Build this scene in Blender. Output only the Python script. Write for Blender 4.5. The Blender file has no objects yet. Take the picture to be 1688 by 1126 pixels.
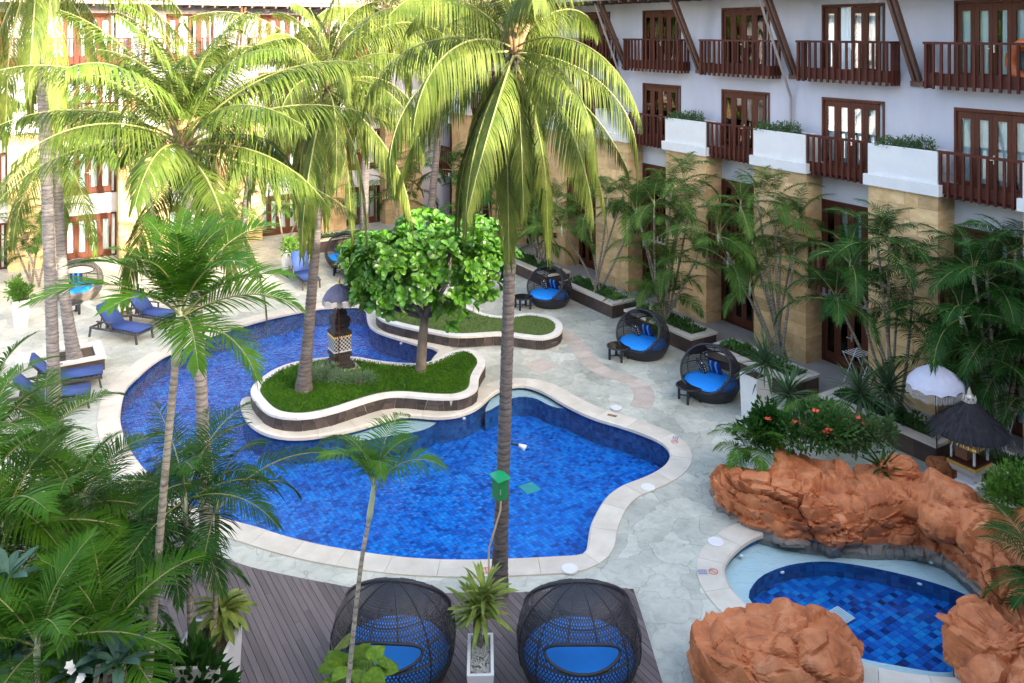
import bpy, bmesh, math, random
import numpy as np
from mathutils import Vector, Matrix, noise
from mathutils.geometry import tessellate_polygon

R = math.radians
random.seed(7)
C = bpy.context.scene.collection
SC = bpy.context.scene

# ------------------------------------------------------------------ camera
F, CX, HY, HC = 1400.0, 844.0, 52.0, 10.8      # focal length / principal column / horizon row in photo pixels, eye height in m
cam = bpy.data.cameras.new("camera")
cam.sensor_width = 36.0
cam.lens = F / 1688.0 * 36.0
cam.shift_y = -(563.0 - HY) / 1688.0
cam.clip_end = 500.0
camo = bpy.data.objects.new("camera", cam)
C.objects.link(camo)
camo.location = (0, 0, HC)
camo.rotation_euler = (R(90), 0, 0)
SC.camera = camo

# ------------------------------------------------------------------ light
T = Vector((0.5252, -0.8510, 0))               # along the right wing, towards the camera
E = Vector((0.8510, 0.5252, 0))                # from the court into the right wing
SUN_EL = R(19.0)
sh = (E * 0.30 + T * 0.954).normalized()
sun_dir = Vector((sh.x * math.cos(SUN_EL), sh.y * math.cos(SUN_EL), math.sin(SUN_EL)))
sun = bpy.data.lights.new("sun", "SUN")
sun.energy = 2.0
sun.angle = R(0.5)
sun.color = (1.0, 0.91, 0.76)
suno = bpy.data.objects.new("sun", sun)
C.objects.link(suno)
suno.location = (20, -40, 40)
suno.rotation_euler = (-sun_dir).to_track_quat('-Z', 'Y').to_euler()
world = bpy.data.worlds.new("World")
SC.world = world
world.use_nodes = True
wn = world.node_tree.nodes
bgn = wn["Background"]
sky = wn.new("ShaderNodeTexSky")
sky.sky_type = 'NISHITA'
sky.sun_disc = False
sky.sun_elevation = SUN_EL
sky.sun_rotation = math.atan2(sun_dir.x, sun_dir.y)
sky.air_density = 0.85
sky.dust_density = 5.0
sky.ozone_density = 0.1
bgn.inputs[1].default_value = 0.15
world.node_tree.links.new(sky.outputs[0], bgn.inputs[0])
SC.view_settings.view_transform = 'Standard'
SC.view_settings.look = 'None'
SC.view_settings.gamma = 1.0
SC.view_settings.use_curve_mapping = False
SC.view_settings.exposure = 3.1
cy = SC.cycles
cy.use_denoising = True
cy.max_bounces = 7
cy.diffuse_bounces = 4
cy.glossy_bounces = 3
cy.transparent_max_bounces = 24
cy.transmission_bounces = 4
cy.sample_clamp_indirect = 6.0
cy.caustics_reflective = False
cy.caustics_refractive = False

# ------------------------------------------------------------------ layout helpers
def G(px, py, z=0.0):
    """the place in the court, at height z, that the photograph shows at pixel (px, py)"""
    s = (py - HY) / (HC - z)
    return Vector(((px - CX) / s, F / s, z))

def WU(w, u, z=0.0):
    return E * w + T * u + Vector((0, 0, z))

# ------------------------------------------------------------------ materials
MATS = {}
def nt(name):
    m = bpy.data.materials.new(name)
    m.use_nodes = True
    MATS[name] = m
    return m, m.node_tree.nodes, m.node_tree.links

def M(name, col, col2=None, scale=4.0, detail=5.0, rough=0.6, bump=0.0, bscale=40.0, rnd=0.0, spec=0.4,
      metallic=0.0, stretch=(1, 1, 1), sharp=0.25, coord='Object', bdist=0.02, trans=0.0):
    """noise-mottled surface; rnd varies brightness from object to object; trans lets light through leaves"""
    m, n, l = nt(name)
    b = n["Principled BSDF"]
    b.inputs["Roughness"].default_value = rough
    b.inputs["Specular IOR Level"].default_value = spec
    b.inputs["Metallic"].default_value = metallic
    tc = n.new("ShaderNodeTexCoord")
    mp = n.new("ShaderNodeMapping")
    mp.inputs["Scale"].default_value = stretch
    if coord == 'Position':
        g = n.new("ShaderNodeNewGeometry")
        l.new(g.outputs["Position"], mp.inputs[0])
    else:
        l.new(tc.outputs[coord], mp.inputs[0])
    oi = n.new("ShaderNodeObjectInfo")
    add = n.new("ShaderNodeVectorMath"); add.operation = 'ADD'
    l.new(mp.outputs[0], add.inputs[0])
    if coord != 'Position':
        mul = n.new("ShaderNodeVectorMath"); mul.operation = 'SCALE'; mul.inputs[0].default_value = (37, 17, 53)
        l.new(oi.outputs["Random"], mul.inputs["Scale"])
        l.new(mul.outputs[0], add.inputs[1])
    vec = add.outputs[0]
    out = None
    if col2 is not None:
        no = n.new("ShaderNodeTexNoise")
        no.inputs["Scale"].default_value = scale
        no.inputs["Detail"].default_value = detail
        no.inputs["Roughness"].default_value = 0.62
        l.new(vec, no.inputs["Vector"])
        rp = n.new("ShaderNodeValToRGB")
        rp.color_ramp.elements[0].position = 0.5 - sharp
        rp.color_ramp.elements[1].position = 0.5 + sharp
        rp.color_ramp.elements[0].color = (*col, 1)
        rp.color_ramp.elements[1].color = (*col2, 1)
        l.new(no.outputs[0], rp.inputs[0])
        out = rp.outputs[0]
    else:
        rgb = n.new("ShaderNodeRGB"); rgb.outputs[0].default_value = (*col, 1)
        out = rgb.outputs[0]
    if rnd > 0:
        mr = n.new("ShaderNodeMapRange")
        mr.inputs[3].default_value = 1 - rnd
        mr.inputs[4].default_value = 1 + rnd
        l.new(oi.outputs["Random"], mr.inputs[0])
        hs = n.new("ShaderNodeHueSaturation")
        l.new(mr.outputs[0], hs.inputs["Value"])
        l.new(out, hs.inputs["Color"])
        out = hs.outputs[0]
    l.new(out, b.inputs["Base Color"])
    if bump > 0:
        nb = n.new("ShaderNodeTexNoise")
        nb.inputs["Scale"].default_value = bscale
        nb.inputs["Detail"].default_value = 6
        l.new(vec, nb.inputs["Vector"])
        bp = n.new("ShaderNodeBump")
        bp.inputs["Strength"].default_value = bump
        bp.inputs["Distance"].default_value = bdist
        l.new(nb.outputs[0], bp.inputs["Height"])
        l.new(bp.outputs[0], b.inputs["Normal"])
    if trans > 0:
        tr = n.new("ShaderNodeBsdfTranslucent")
        mx = n.new("ShaderNodeMixShader")
        mx.inputs[0].default_value = trans
        l.new(out, tr.inputs[0])
        l.new(b.outputs[0], mx.inputs[1]); l.new(tr.outputs[0], mx.inputs[2])
        l.new(mx.outputs[0], n["Material Output"].inputs[0])
    return m

def leaf(name, col, col2, rough=0.5, trans=0.3, rnd=0.14, scale=1.6, spec=0.12):
    return M(name, col, col2, scale=scale, detail=3, rough=rough, trans=trans, rnd=rnd, spec=spec)

stucco = M("white_stucco", (0.42, 0.41, 0.455), (0.50, 0.49, 0.535), stretch=(1, 1, .22), scale=1.3, rough=0.85, bump=0.15, bscale=60, coord='Position')
stucco_grey = M("grey_stucco", (0.50, 0.50, 0.53), (0.58, 0.58, 0.61), scale=0.9, rough=0.85, bump=0.15, bscale=60, coord='Position')
wood_red = M("red_brown_timber", (0.052, 0.014, 0.009), (0.090, 0.027, 0.017), scale=3, rough=0.6, spec=0.15, rnd=0.22, stretch=(8, 8, 0.8), bump=0.1, bscale=20)
wood_frame = M("door_timber", (0.070, 0.022, 0.012), (0.115, 0.040, 0.023), scale=3, rough=0.6, spec=0.15, rnd=0.10, stretch=(8, 8, 0.8))
wood_strut = M("weathered_strut_timber", (0.085, 0.040, 0.028), (0.15, 0.078, 0.055), scale=2, rough=0.6, rnd=0.1, stretch=(6, 6, 0.6))
pipe_m = M("grey_brown_pipe", (0.26, 0.22, 0.20), (0.34, 0.29, 0.26), scale=2, rough=0.4)
sand = M("golden_sandstone", (0.46, 0.285, 0.120), (0.68, 0.50, 0.27), scale=1.6, detail=8, rough=0.85, rnd=0.20, bump=0.3, bscale=14, bdist=0.03, sharp=0.2)
sand_core = M("pale_mortar", (0.40, 0.31, 0.20), (0.48, 0.38, 0.26), scale=4, rough=0.9)
tile_roof = M("clay_roof_tile", (0.30, 0.20, 0.16), (0.44, 0.33, 0.28), scale=5, rough=0.8, rnd=0.1)
soffit_m = M("grey_soffit", (0.30, 0.28, 0.28), (0.36, 0.34, 0.33), scale=2, rough=0.8)
curtain_m = M("pale_curtain", (0.80, 0.88, 0.90), (0.88, 0.93, 0.94), scale=3, rough=0.9, stretch=(6, 6, 0.4))
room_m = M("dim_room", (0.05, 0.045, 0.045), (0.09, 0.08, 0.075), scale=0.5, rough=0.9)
steel = M("brushed_steel", (0.75, 0.75, 0.75), rough=0.3, metallic=0.9)
white_paint = M("white_paint", (0.60, 0.60, 0.60), (0.68, 0.68, 0.67), scale=2, rough=0.5, bump=0.05)
cream = M("cream_coping_stone", (0.46, 0.415, 0.34), (0.64, 0.60, 0.51), scale=1.7, detail=8, rough=0.55, rnd=0.07, bump=0.12, bscale=30)
cap_white = M("white_cap_stone", (0.54, 0.52, 0.48), (0.68, 0.66, 0.62), scale=2.2, detail=7, rough=0.6, rnd=0.05, bump=0.1, bscale=30)
cream_cap = M("pale_limestone_cap", (0.52, 0.46, 0.38), (0.66, 0.60, 0.52), scale=2.5, detail=7, rough=0.65, rnd=0.06, bump=0.12)
lava = M("dark_lava_stone", (0.030, 0.024, 0.023), (0.080, 0.062, 0.055), scale=3, detail=7, rough=0.7, rnd=0.35, bump=0.35, bscale=25)
lava_brown = M("brown_stone_slab", (0.042, 0.028, 0.023), (0.095, 0.064, 0.052), scale=2.2, detail=7, rough=0.65, rnd=0.30, bump=0.3, bscale=18)
mortar_m = M("pale_joint_mortar", (0.36, 0.33, 0.30), (0.48, 0.44, 0.40), scale=6, rough=0.9)
soil_m = M("dark_soil", (0.05, 0.035, 0.022), (0.10, 0.07, 0.045), scale=9, rough=1.0, bump=0.6, bscale=30)
plank_m = M("weathered_deck_plank", (0.090, 0.072, 0.072), (0.155, 0.125, 0.122), scale=2.0, detail=7, rough=0.62, rnd=0.22, stretch=(0.5, 9, 9), bump=0.25, bscale=10)
wicker = M("black_wicker", (0.012, 0.013, 0.018), (0.028, 0.028, 0.036), scale=20, rough=0.45, bump=0.4, bscale=90)
wicker_lit = M("sunlit_wicker", (0.10, 0.085, 0.075), (0.18, 0.15, 0.13), scale=18, rough=0.6, bump=0.4, bscale=90)  # lit copy of the wicker: sunlight put into the colour as a paler brown
cush = M("bright_blue_cushion", (0.006, 0.205, 0.68), (0.008, 0.24, 0.76), scale=3, rough=0.75, bump=0.08, bscale=60)
cush_navy = M("navy_cushion", (0.030, 0.062, 0.20), (0.045, 0.085, 0.27), scale=3, rough=0.8, bump=0.08, bscale=60)
gunmetal = M("dark_metal", (0.05, 0.045, 0.045), (0.08, 0.075, 0.072), scale=5, rough=0.45, metallic=0.2)
table_glass = M("dark_table_glass", (0.012, 0.012, 0.015), rough=0.06, spec=0.6)
rockc = None
def bark(name, dark, pale, ring):
    """palm bark: broken rings of leaf scars over blotchy fibre"""
    m = M(name, dark, pale, scale=2.2, detail=9, rough=0.9, stretch=(1.6, 1.6, 7), bump=0.7, bscale=8, rnd=0.08, bdist=0.03, sharp=0.2)
    n, l = m.node_tree.nodes, m.node_tree.links
    b = n["Principled BSDF"]
    src = b.inputs["Base Color"].links[0].from_socket
    tc = n.new("ShaderNodeTexCoord")
    wv = n.new("ShaderNodeTexWave"); wv.wave_type = 'BANDS'; wv.bands_direction = 'Z'; wv.wave_profile = 'SAW'
    wv.inputs["Scale"].default_value = ring; wv.inputs["Distortion"].default_value = 4.5; wv.inputs["Detail"].default_value = 3; wv.inputs["Detail Scale"].default_value = 2.0
    l.new(tc.outputs["Object"], wv.inputs["Vector"])
    mr = n.new("ShaderNodeMapRange"); mr.inputs[1].default_value = 0.0; mr.inputs[2].default_value = 0.35; mr.inputs[3].default_value = 0.45; mr.inputs[4].default_value = 1.0
    l.new(wv.outputs[1], mr.inputs[0])
    hs = n.new("ShaderNodeHueSaturation")
    l.new(src, hs.inputs["Color"]); l.new(mr.outputs[0], hs.inputs["Value"]); l.new(hs.outputs[0], b.inputs["Base Color"])
    return m
trunk_coco = bark("coconut_trunk_bark", (0.055, 0.046, 0.045), (0.175, 0.155, 0.148), 2.6)
trunk_pale = bark("pale_coconut_trunk_bark", (0.125, 0.110, 0.102), (0.330, 0.300, 0.280), 2.6)
trunk_areca = bark("ringed_palm_stem", (0.17, 0.145, 0.105), (0.40, 0.355, 0.28), 3.2)
trunk_tree = M("grey_tree_bark", (0.09, 0.075, 0.06), (0.20, 0.17, 0.145), scale=4, detail=7, rough=0.9, bump=0.5, bscale=14)
shaft_m = M("green_crown_shaft", (0.22, 0.28, 0.13), (0.42, 0.46, 0.32), scale=2, rough=0.5, stretch=(2, 2, 0.5))
lf_coco = leaf("coconut_leaflet", (0.032, 0.068, 0.010), (0.140, 0.172, 0.034), trans=0.22, rnd=0.34)
lf_coco2 = leaf("coconut_leaflet_young", (0.034, 0.080, 0.010), (0.130, 0.175, 0.032), trans=0.22, rnd=0.34)
lf_areca = leaf("areca_leaflet", (0.026, 0.082, 0.012), (0.080, 0.150, 0.024), trans=0.25)
lf_deep = leaf("deep_green_leaflet", (0.010, 0.046, 0.008), (0.030, 0.098, 0.014), trans=0.25)
lf_fox = leaf("fresh_green_leaflet", (0.020, 0.085, 0.005), (0.070, 0.170, 0.012), trans=0.30)
rachis_m = M("leaf_stalk", (0.14, 0.17, 0.05), (0.24, 0.25, 0.09), scale=3, rough=0.6)
lf_dead = leaf("dry_brown_leaflet", (0.10, 0.055, 0.022), (0.22, 0.145, 0.065), trans=0.15, rnd=0.2)
husk_m = M("fibrous_leaf_base", (0.28, 0.17, 0.085), (0.42, 0.29, 0.17), scale=6, rough=0.9, bump=0.5)
lf_big = leaf("glossy_broad_leaf", (0.036, 0.140, 0.012), (0.125, 0.295, 0.028), rough=0.28, trans=0.22, rnd=0.35, scale=0.9, spec=0.6)
lf_big_d = leaf("dark_broad_leaf", (0.020, 0.075, 0.022), (0.045, 0.125, 0.030), rough=0.3, trans=0.2, rnd=0.25, scale=0.9, spec=0.6)
lf_cover = leaf("lawn_leaf", (0.030, 0.110, 0.006), (0.085, 0.205, 0.012), trans=0.25, scale=1.2)
lf_turf = leaf("turf_blade", (0.060, 0.120, 0.018), (0.110, 0.160, 0.036), trans=0.2, scale=1.0)
lf_bed = leaf("bed_leaf", (0.030, 0.095, 0.022), (0.075, 0.170, 0.038), trans=0.22, scale=2.5)
lf_silver = leaf("grey_green_leaf", (0.085, 0.17, 0.085), (0.19, 0.29, 0.17), trans=0.2, scale=3)
lf_shrub = leaf("shrub_leaf", (0.045, 0.100, 0.030), (0.110, 0.180, 0.060), trans=0.25, scale=3)
lf_fern = leaf("bright_fern_leaf", (0.060, 0.160, 0.020), (0.120, 0.235, 0.035), trans=0.3, scale=3)
lf_spike = leaf("spiky_leaf", (0.030, 0.075, 0.030), (0.075, 0.125, 0.055), rough=0.35, trans=0.15)
lf_varieg = leaf("variegated_leaf", (0.070, 0.160, 0.028), (0.330, 0.370, 0.085), trans=0.25, scale=5, rough=0.35)
lf_pothos = leaf("pothos_leaf", (0.018, 0.085, 0.006), (0.170, 0.250, 0.022), trans=0.2, scale=9, rnd=.3, rough=0.35)
lf_grey = leaf("frangipani_leaf", (0.050, 0.110, 0.085), (0.085, 0.160, 0.115), trans=0.15, scale=3, rough=0.4)
flower_w = M("white_petal", (0.85, 0.85, 0.80), rough=0.6)
flower_r = M("red_petal", (0.60, 0.055, 0.030), (0.75, 0.12, 0.05), scale=6, rough=0.6)
turf_base = M("turf_ground", (0.060, 0.105, 0.022), (0.095, 0.140, 0.036), scale=3, rough=1.0, bump=0.5, bscale=80)
cover_base = M("lawn_ground", (0.025, 0.075, 0.010), (0.055, 0.120, 0.018), scale=8, rough=1.0, bump=0.5, bscale=60)
pebble_m = M("grey_pebble", (0.20, 0.21, 0.19), (0.44, 0.44, 0.40), scale=14, rough=0.7)
gold = M("gold_paint", (0.62, 0.36, 0.06), (0.85, 0.58, 0.16), scale=12, rough=0.35, metallic=0.4)
thatch_m = M("black_palm_thatch", (0.014, 0.013, 0.016), (0.040, 0.036, 0.040), scale=8, rough=0.95, stretch=(1, 1, 1))
violet_cloth = M("faded_violet_cloth", (0.085, 0.090, 0.165), (0.12, 0.125, 0.22), scale=3, rough=0.8)
white_cloth = M("white_parasol_cloth", (0.44, 0.45, 0.55), (0.52, 0.53, 0.62), scale=3, rough=0.8)
fringe_m = M("pale_fringe", (0.42, 0.40, 0.40), (0.60, 0.58, 0.56), scale=20, rough=0.9, rnd=0.2)
box_green = M("green_enamel", (0.004, 0.145, 0.045), (0.008, 0.19, 0.062), scale=3, rough=0.35)
terrace_m = M("grey_terrace_tile", (0.26, 0.24, 0.23), (0.36, 0.34, 0.32), scale=1.2, detail=6, rough=0.6, coord='Position')
drain_m = M("teal_grate", (0.05, 0.42, 0.40), (0.09, 0.52, 0.50), scale=8, rough=0.5)
pool_light_m = M("pool_fitting", (0.80, 0.83, 0.83), rough=0.3)
float_m = M("orange_vinyl", (0.55, 0.13, 0.035), (0.65, 0.17, 0.05), scale=2, rough=0.3)
yellow_cloth = M("yellow_cloth", (0.60, 0.40, 0.04), (0.75, 0.55, 0.08), scale=5, rough=0.9)
bench_m = M("submerged_pale_ledge", (0.60, 0.66, 0.62), (0.70, 0.75, 0.71), scale=2, rough=0.5, coord='Position')
tan_paver = M("tan_paver", (0.40, 0.34, 0.28), (0.54, 0.47, 0.40), scale=3, detail=7, rough=0.7, rnd=0.1)
red_print = M("red_print", (0.55, 0.12, 0.08), rough=0.7)
blue_print = M("blue_print", (0.10, 0.15, 0.40), rough=0.7)

def deck_material():
    m, n, l = nt("pool_deck_marble")
    b = n["Principled BSDF"]
    g = n.new("ShaderNodeNewGeometry")
    def noise_ramp(scale, detail, stops, rough=0.6, dist=0.0):
        no = n.new("ShaderNodeTexNoise")
        no.inputs["Scale"].default_value = scale
        no.inputs["Detail"].default_value = detail
        no.inputs["Roughness"].default_value = rough
        no.inputs["Distortion"].default_value = dist
        l.new(g.outputs["Position"], no.inputs["Vector"])
        rp = n.new("ShaderNodeValToRGB")
        while len(rp.color_ramp.elements) < len(stops):
            rp.color_ramp.elements.new(0.5)
        for e, (p, c) in zip(rp.color_ramp.elements, stops):
            e.position = p
            e.color = (*c, 1)
        l.new(no.outputs[0], rp.inputs[0])
        return rp.outputs[0]
    big = noise_ramp(0.55, 7, [(0.30, (0.345, 0.365, 0.305)), (0.46, (0.46, 0.475, 0.405)), (0.58, (0.54, 0.545, 0.465)), (0.72, (0.50, 0.46, 0.36))], 0.65, 0.6)
    fine = noise_ramp(3.2, 9, [(0.36, (0.30, 0.32, 0.29)), (0.52, (0.80, 0.80, 0.80)), (0.70, (1.0, 1.0, 0.98))], 0.7, 1.2)
    mx = n.new("ShaderNodeMix"); mx.data_type = 'RGBA'; mx.blend_type = 'MULTIPLY'; mx.inputs[0].default_value = 0.36
    l.new(big, mx.inputs[6]); l.new(fine, mx.inputs[7])
    # flagstone joints and a different tone in each flag
    vo = n.new("ShaderNodeTexVoronoi"); vo.feature = 'DISTANCE_TO_EDGE'; vo.inputs["Scale"].default_value = 1.25
    vc = n.new("ShaderNodeTexVoronoi"); vc.feature = 'F1'; vc.inputs["Scale"].default_value = 1.25
    wob = n.new("ShaderNodeTexNoise"); wob.inputs["Scale"].default_value = 1.5
    l.new(g.outputs["Position"], wob.inputs["Vector"])
    ad = n.new("ShaderNodeVectorMath"); ad.operation = 'ADD'
    l.new(g.outputs["Position"], ad.inputs[0]); l.new(wob.outputs[1], ad.inputs[1])
    l.new(ad.outputs[0], vo.inputs["Vector"]); l.new(ad.outputs[0], vc.inputs["Vector"])
    hs = n.new("ShaderNodeHueSaturation")
    sp = n.new("ShaderNodeSeparateColor"); l.new(vc.outputs["Color"], sp.inputs[0])
    mr = n.new("ShaderNodeMapRange"); mr.inputs[3].default_value = 0.84; mr.inputs[4].default_value = 1.14
    l.new(sp.outputs[0], mr.inputs[0]); l.new(mr.outputs[0], hs.inputs["Value"]); l.new(mx.outputs[2], hs.inputs["Color"])
    jr = n.new("ShaderNodeMapRange"); jr.inputs[1].default_value = 0.0; jr.inputs[2].default_value = 0.016; jr.inputs[3].default_value = 0.62; jr.inputs[4].default_value = 1.0
    l.new(vo.outputs["Distance"], jr.inputs[0])
    h2 = n.new("ShaderNodeHueSaturation"); l.new(hs.outputs[0], h2.inputs["Color"]); l.new(jr.outputs[0], h2.inputs["Value"])
    l.new(h2.outputs[0], b.inputs["Base Color"])
    b.inputs["Roughness"].default_value = 0.5
    bp = n.new("ShaderNodeBump"); bp.inputs["Strength"].default_value = 0.12; bp.inputs["Distance"].default_value = 0.02
    no = n.new("ShaderNodeTexNoise"); no.inputs["Scale"].default_value = 14; no.inputs["Detail"].default_value = 8
    l.new(g.outputs["Position"], no.inputs["Vector"]); l.new(no.outputs[0], bp.inputs["Height"]); l.new(bp.outputs[0], b.inputs["Normal"])
    return m
deck_m = deck_material()

def tile_material(name, size, stops, grout=True, soft=0.0):
    """glazed tiles on the court's grid, each one its own blue"""
    m, n, l = nt(name)
    b = n["Principled BSDF"]
    g = n.new("ShaderNodeNewGeometry")
    mp = n.new("ShaderNodeMapping")
    mp.inputs["Rotation"].default_value = (0, 0, -math.atan2(E.y, E.x))
    l.new(g.outputs["Position"], mp.inputs[0])
    dv = n.new("ShaderNodeVectorMath"); dv.operation = 'SCALE'; dv.inputs["Scale"].default_value = 1.0 / size
    l.new(mp.outputs[0], dv.inputs[0])
    fl = n.new("ShaderNodeVectorMath"); fl.operation = 'FLOOR'
    l.new(dv.outputs[0], fl.inputs[0])
    wh = n.new("ShaderNodeTexWhiteNoise"); wh.noise_dimensions = '3D'
    l.new(fl.outputs[0], wh.inputs["Vector"])
    pn = n.new("ShaderNodeTexNoise"); pn.inputs["Scale"].default_value = 0.16; pn.inputs["Detail"].default_value = 3
    l.new(fl.outputs[0], pn.inputs["Vector"])
    av = n.new("ShaderNodeMath"); av.operation = 'MULTIPLY_ADD'; av.inputs[1].default_value = 0.62 - soft
    sc = n.new("ShaderNodeMath"); sc.operation = 'MULTIPLY'; sc.inputs[1].default_value = 0.38 + soft
    l.new(pn.outputs[0], sc.inputs[0]); l.new(wh.outputs["Value"], av.inputs[0]); l.new(sc.outputs[0], av.inputs[2])
    rp = n.new("ShaderNodeValToRGB")
    while len(rp.color_ramp.elements) < len(stops):
        rp.color_ramp.elements.new(0.5)
    for e, (p, c) in zip(rp.color_ramp.elements, stops):
        e.position = p
        e.color = (*c, 1)
    l.new(av.outputs[0], rp.inputs[0])
    col = rp.outputs[0]
    if grout:
        br = n.new("ShaderNodeTexBrick")
        br.offset = 0.0; br.offset_frequency = 1; br.squash = 1.0
        br.inputs["Scale"].default_value = 1.0
        br.inputs["Brick Width"].default_value = 1.0
        br.inputs["Row Height"].default_value = 1.0
        br.inputs["Mortar Size"].default_value = 0.035
        l.new(dv.outputs[0], br.inputs["Vector"])
        mx = n.new("ShaderNodeMix"); mx.data_type = 'RGBA'
        l.new(br.outputs["Fac"], mx.inputs[0]); l.new(col, mx.inputs[6])
        mx.inputs[7].default_value = (0.006, 0.035, 0.16, 1)
        col = mx.outputs[2]
    l.new(col, b.inputs["Base Color"])
    b.inputs["Roughness"].default_value = 0.25
    return m
BLUES = [(0.14, (0.002, 0.020, 0.11)), (0.30, (0.001, 0.085, 0.42)), (0.50, (0.001, 0.175, 0.72)), (0.70, (0.002, 0.285, 0.84)), (0.88, (0.008, 0.40, 0.88))]
tile_m = tile_material("blue_pool_tile", 0.105, BLUES, soft=0.20)
tile_wall_m = tile_material("blue_pool_wall_tile", 0.13, [(0.2, (0.006, 0.065, 0.20)), (0.8, (0.014, 0.150, 0.38))], grout=False)
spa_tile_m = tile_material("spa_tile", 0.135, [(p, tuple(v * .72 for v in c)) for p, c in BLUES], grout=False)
grout_m = M("dark_blue_grout", (0.004, 0.03, 0.14), rough=0.7)

def water_material():
    m, n, l = nt("pool_water")
    for x in list(n):
        if x.type == 'BSDF_PRINCIPLED':
            n.remove(x)
    g = n.new("ShaderNodeNewGeometry")
    tr = n.new("ShaderNodeBsdfTransparent"); tr.inputs[0].default_value = (0.82, 0.95, 1.0, 1)
    gl = n.new("ShaderNodeBsdfGlossy"); gl.inputs["Roughness"].default_value = 0.015
    fr = n.new("ShaderNodeFresnel"); fr.inputs[0].default_value = 1.23
    mx = n.new("ShaderNodeMixShader")
    n1 = n.new("ShaderNodeTexNoise"); n1.inputs["Scale"].default_value = 5.5; n1.inputs["Detail"].default_value = 3; n1.inputs["Distortion"].default_value = 0.8
    mp = n.new("ShaderNodeMapping"); mp.inputs["Scale"].default_value = (1, 1.6, 1); mp.inputs["Rotation"].default_value = (0, 0, 0.5)
    l.new(g.outputs["Position"], mp.inputs[0]); l.new(mp.outputs[0], n1.inputs["Vector"])
    bp = n.new("ShaderNodeBump"); bp.inputs["Strength"].default_value = 0.45; bp.inputs["Distance"].default_value = 0.09
    l.new(n1.outputs[0], bp.inputs["Height"])
    l.new(bp.outputs[0], gl.inputs["Normal"]); l.new(bp.outputs[0], fr.inputs["Normal"])
    l.new(fr.outputs[0], mx.inputs[0]); l.new(tr.outputs[0], mx.inputs[1]); l.new(gl.outputs[0], mx.inputs[2])
    l.new(mx.outputs[0], n["Material Output"].inputs[0])
    return m
water_m = water_material()

def glass_material():
    m, n, l = nt("window_glass")
    for x in list(n):
        if x.type == 'BSDF_PRINCIPLED':
            n.remove(x)
    tr = n.new("ShaderNodeBsdfTransparent"); tr.inputs[0].default_value = (0.90, 0.95, 0.96, 1)
    gl = n.new("ShaderNodeBsdfGlossy"); gl.inputs["Roughness"].default_value = 0.01
    fr = n.new("ShaderNodeFresnel"); fr.inputs[0].default_value = 1.6
    mx = n.new("ShaderNodeMixShader")
    l.new(fr.outputs[0], mx.inputs[0]); l.new(tr.outputs[0], mx.inputs[1]); l.new(gl.outputs[0], mx.inputs[2])
    l.new(mx.outputs[0], n["Material Output"].inputs[0])
    return m
glass_m = glass_material()

def rock_material():
    m, n, l = nt("terracotta_cast_rock")
    b = n["Principled BSDF"]
    g = n.new("ShaderNodeNewGeometry")
    def ramp(scale, detail, stops, dist=0.0):
        no = n.new("ShaderNodeTexNoise"); no.inputs["Scale"].default_value = scale; no.inputs["Detail"].default_value = detail
        no.inputs["Roughness"].default_value = 0.65; no.inputs["Distortion"].default_value = dist
        l.new(g.outputs["Position"], no.inputs["Vector"])
        rp = n.new("ShaderNodeValToRGB")
        while len(rp.color_ramp.elements) < len(stops):
            rp.color_ramp.elements.new(0.5)
        for e, (p, c) in zip(rp.color_ramp.elements, stops):
            e.position = p
            e.color = (*c, 1)
        l.new(no.outputs[0], rp.inputs[0])
        return rp.outputs[0], no.outputs[0]
    c1, _ = ramp(1.6, 8, [(0.28, (0.25, 0.062, 0.019)), (0.46, (0.46, 0.145, 0.046)), (0.60, (0.54, 0.195, 0.073)), (0.74, (0.58, 0.29, 0.165))], 0.5)
    # grime and wear in blotches of their own
    st, _ = ramp(2.7, 10, [(0.30, (0.50, 0.44, 0.42)), (0.44, (0.86, 0.84, 0.82)), (0.60, (1.0, 1.0, 1.0)), (0.74, (1.22, 1.26, 1.32))], 1.4)
    ms = n.new("ShaderNodeMix"); ms.data_type = 'RGBA'; ms.blend_type = 'MULTIPLY'; ms.inputs[0].default_value = 0.85
    l.new(c1, ms.inputs[6]); l.new(st, ms.inputs[7])
    c1 = ms.outputs[2]
    sp = n.new("ShaderNodeSeparateXYZ"); l.new(g.outputs["Position"], sp.inputs[0])
    _, nz = ramp(3.0, 5, [(0, (0, 0, 0)), (1, (1, 1, 1))])
    ad = n.new("ShaderNodeMath"); ad.operation = 'MULTIPLY_ADD'; ad.inputs[1].default_value = 0.25
    l.new(nz, ad.inputs[0]); l.new(sp.outputs[2], ad.inputs[2])
    wet = n.new("ShaderNodeMapRange"); wet.inputs[1].default_value = 0.20; wet.inputs[2].default_value = 0.26
    l.new(ad.outputs[0], wet.inputs[0])
    mx = n.new("ShaderNodeMix"); mx.data_type = 'RGBA'
    mx.inputs[6].default_value = (0.20, 0.175, 0.15, 1)
    l.new(wet.outputs[0], mx.inputs[0]); l.new(c1, mx.inputs[7])
    l.new(mx.outputs[2], b.inputs["Base Color"])
    b.inputs["Roughness"].default_value = 0.75
    bp = n.new("ShaderNodeBump"); bp.inputs["Strength"].default_value = 0.5; bp.inputs["Distance"].default_value = 0.03
    no = n.new("ShaderNodeTexNoise"); no.inputs["Scale"].default_value = 12; no.inputs["Detail"].default_value = 8
    l.new(g.outputs["Position"], no.inputs["Vector"]); l.new(no.outputs[0], bp.inputs["Height"]); l.new(bp.outputs[0], b.inputs["Normal"])
    return m
rockc = rock_material()

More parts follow.
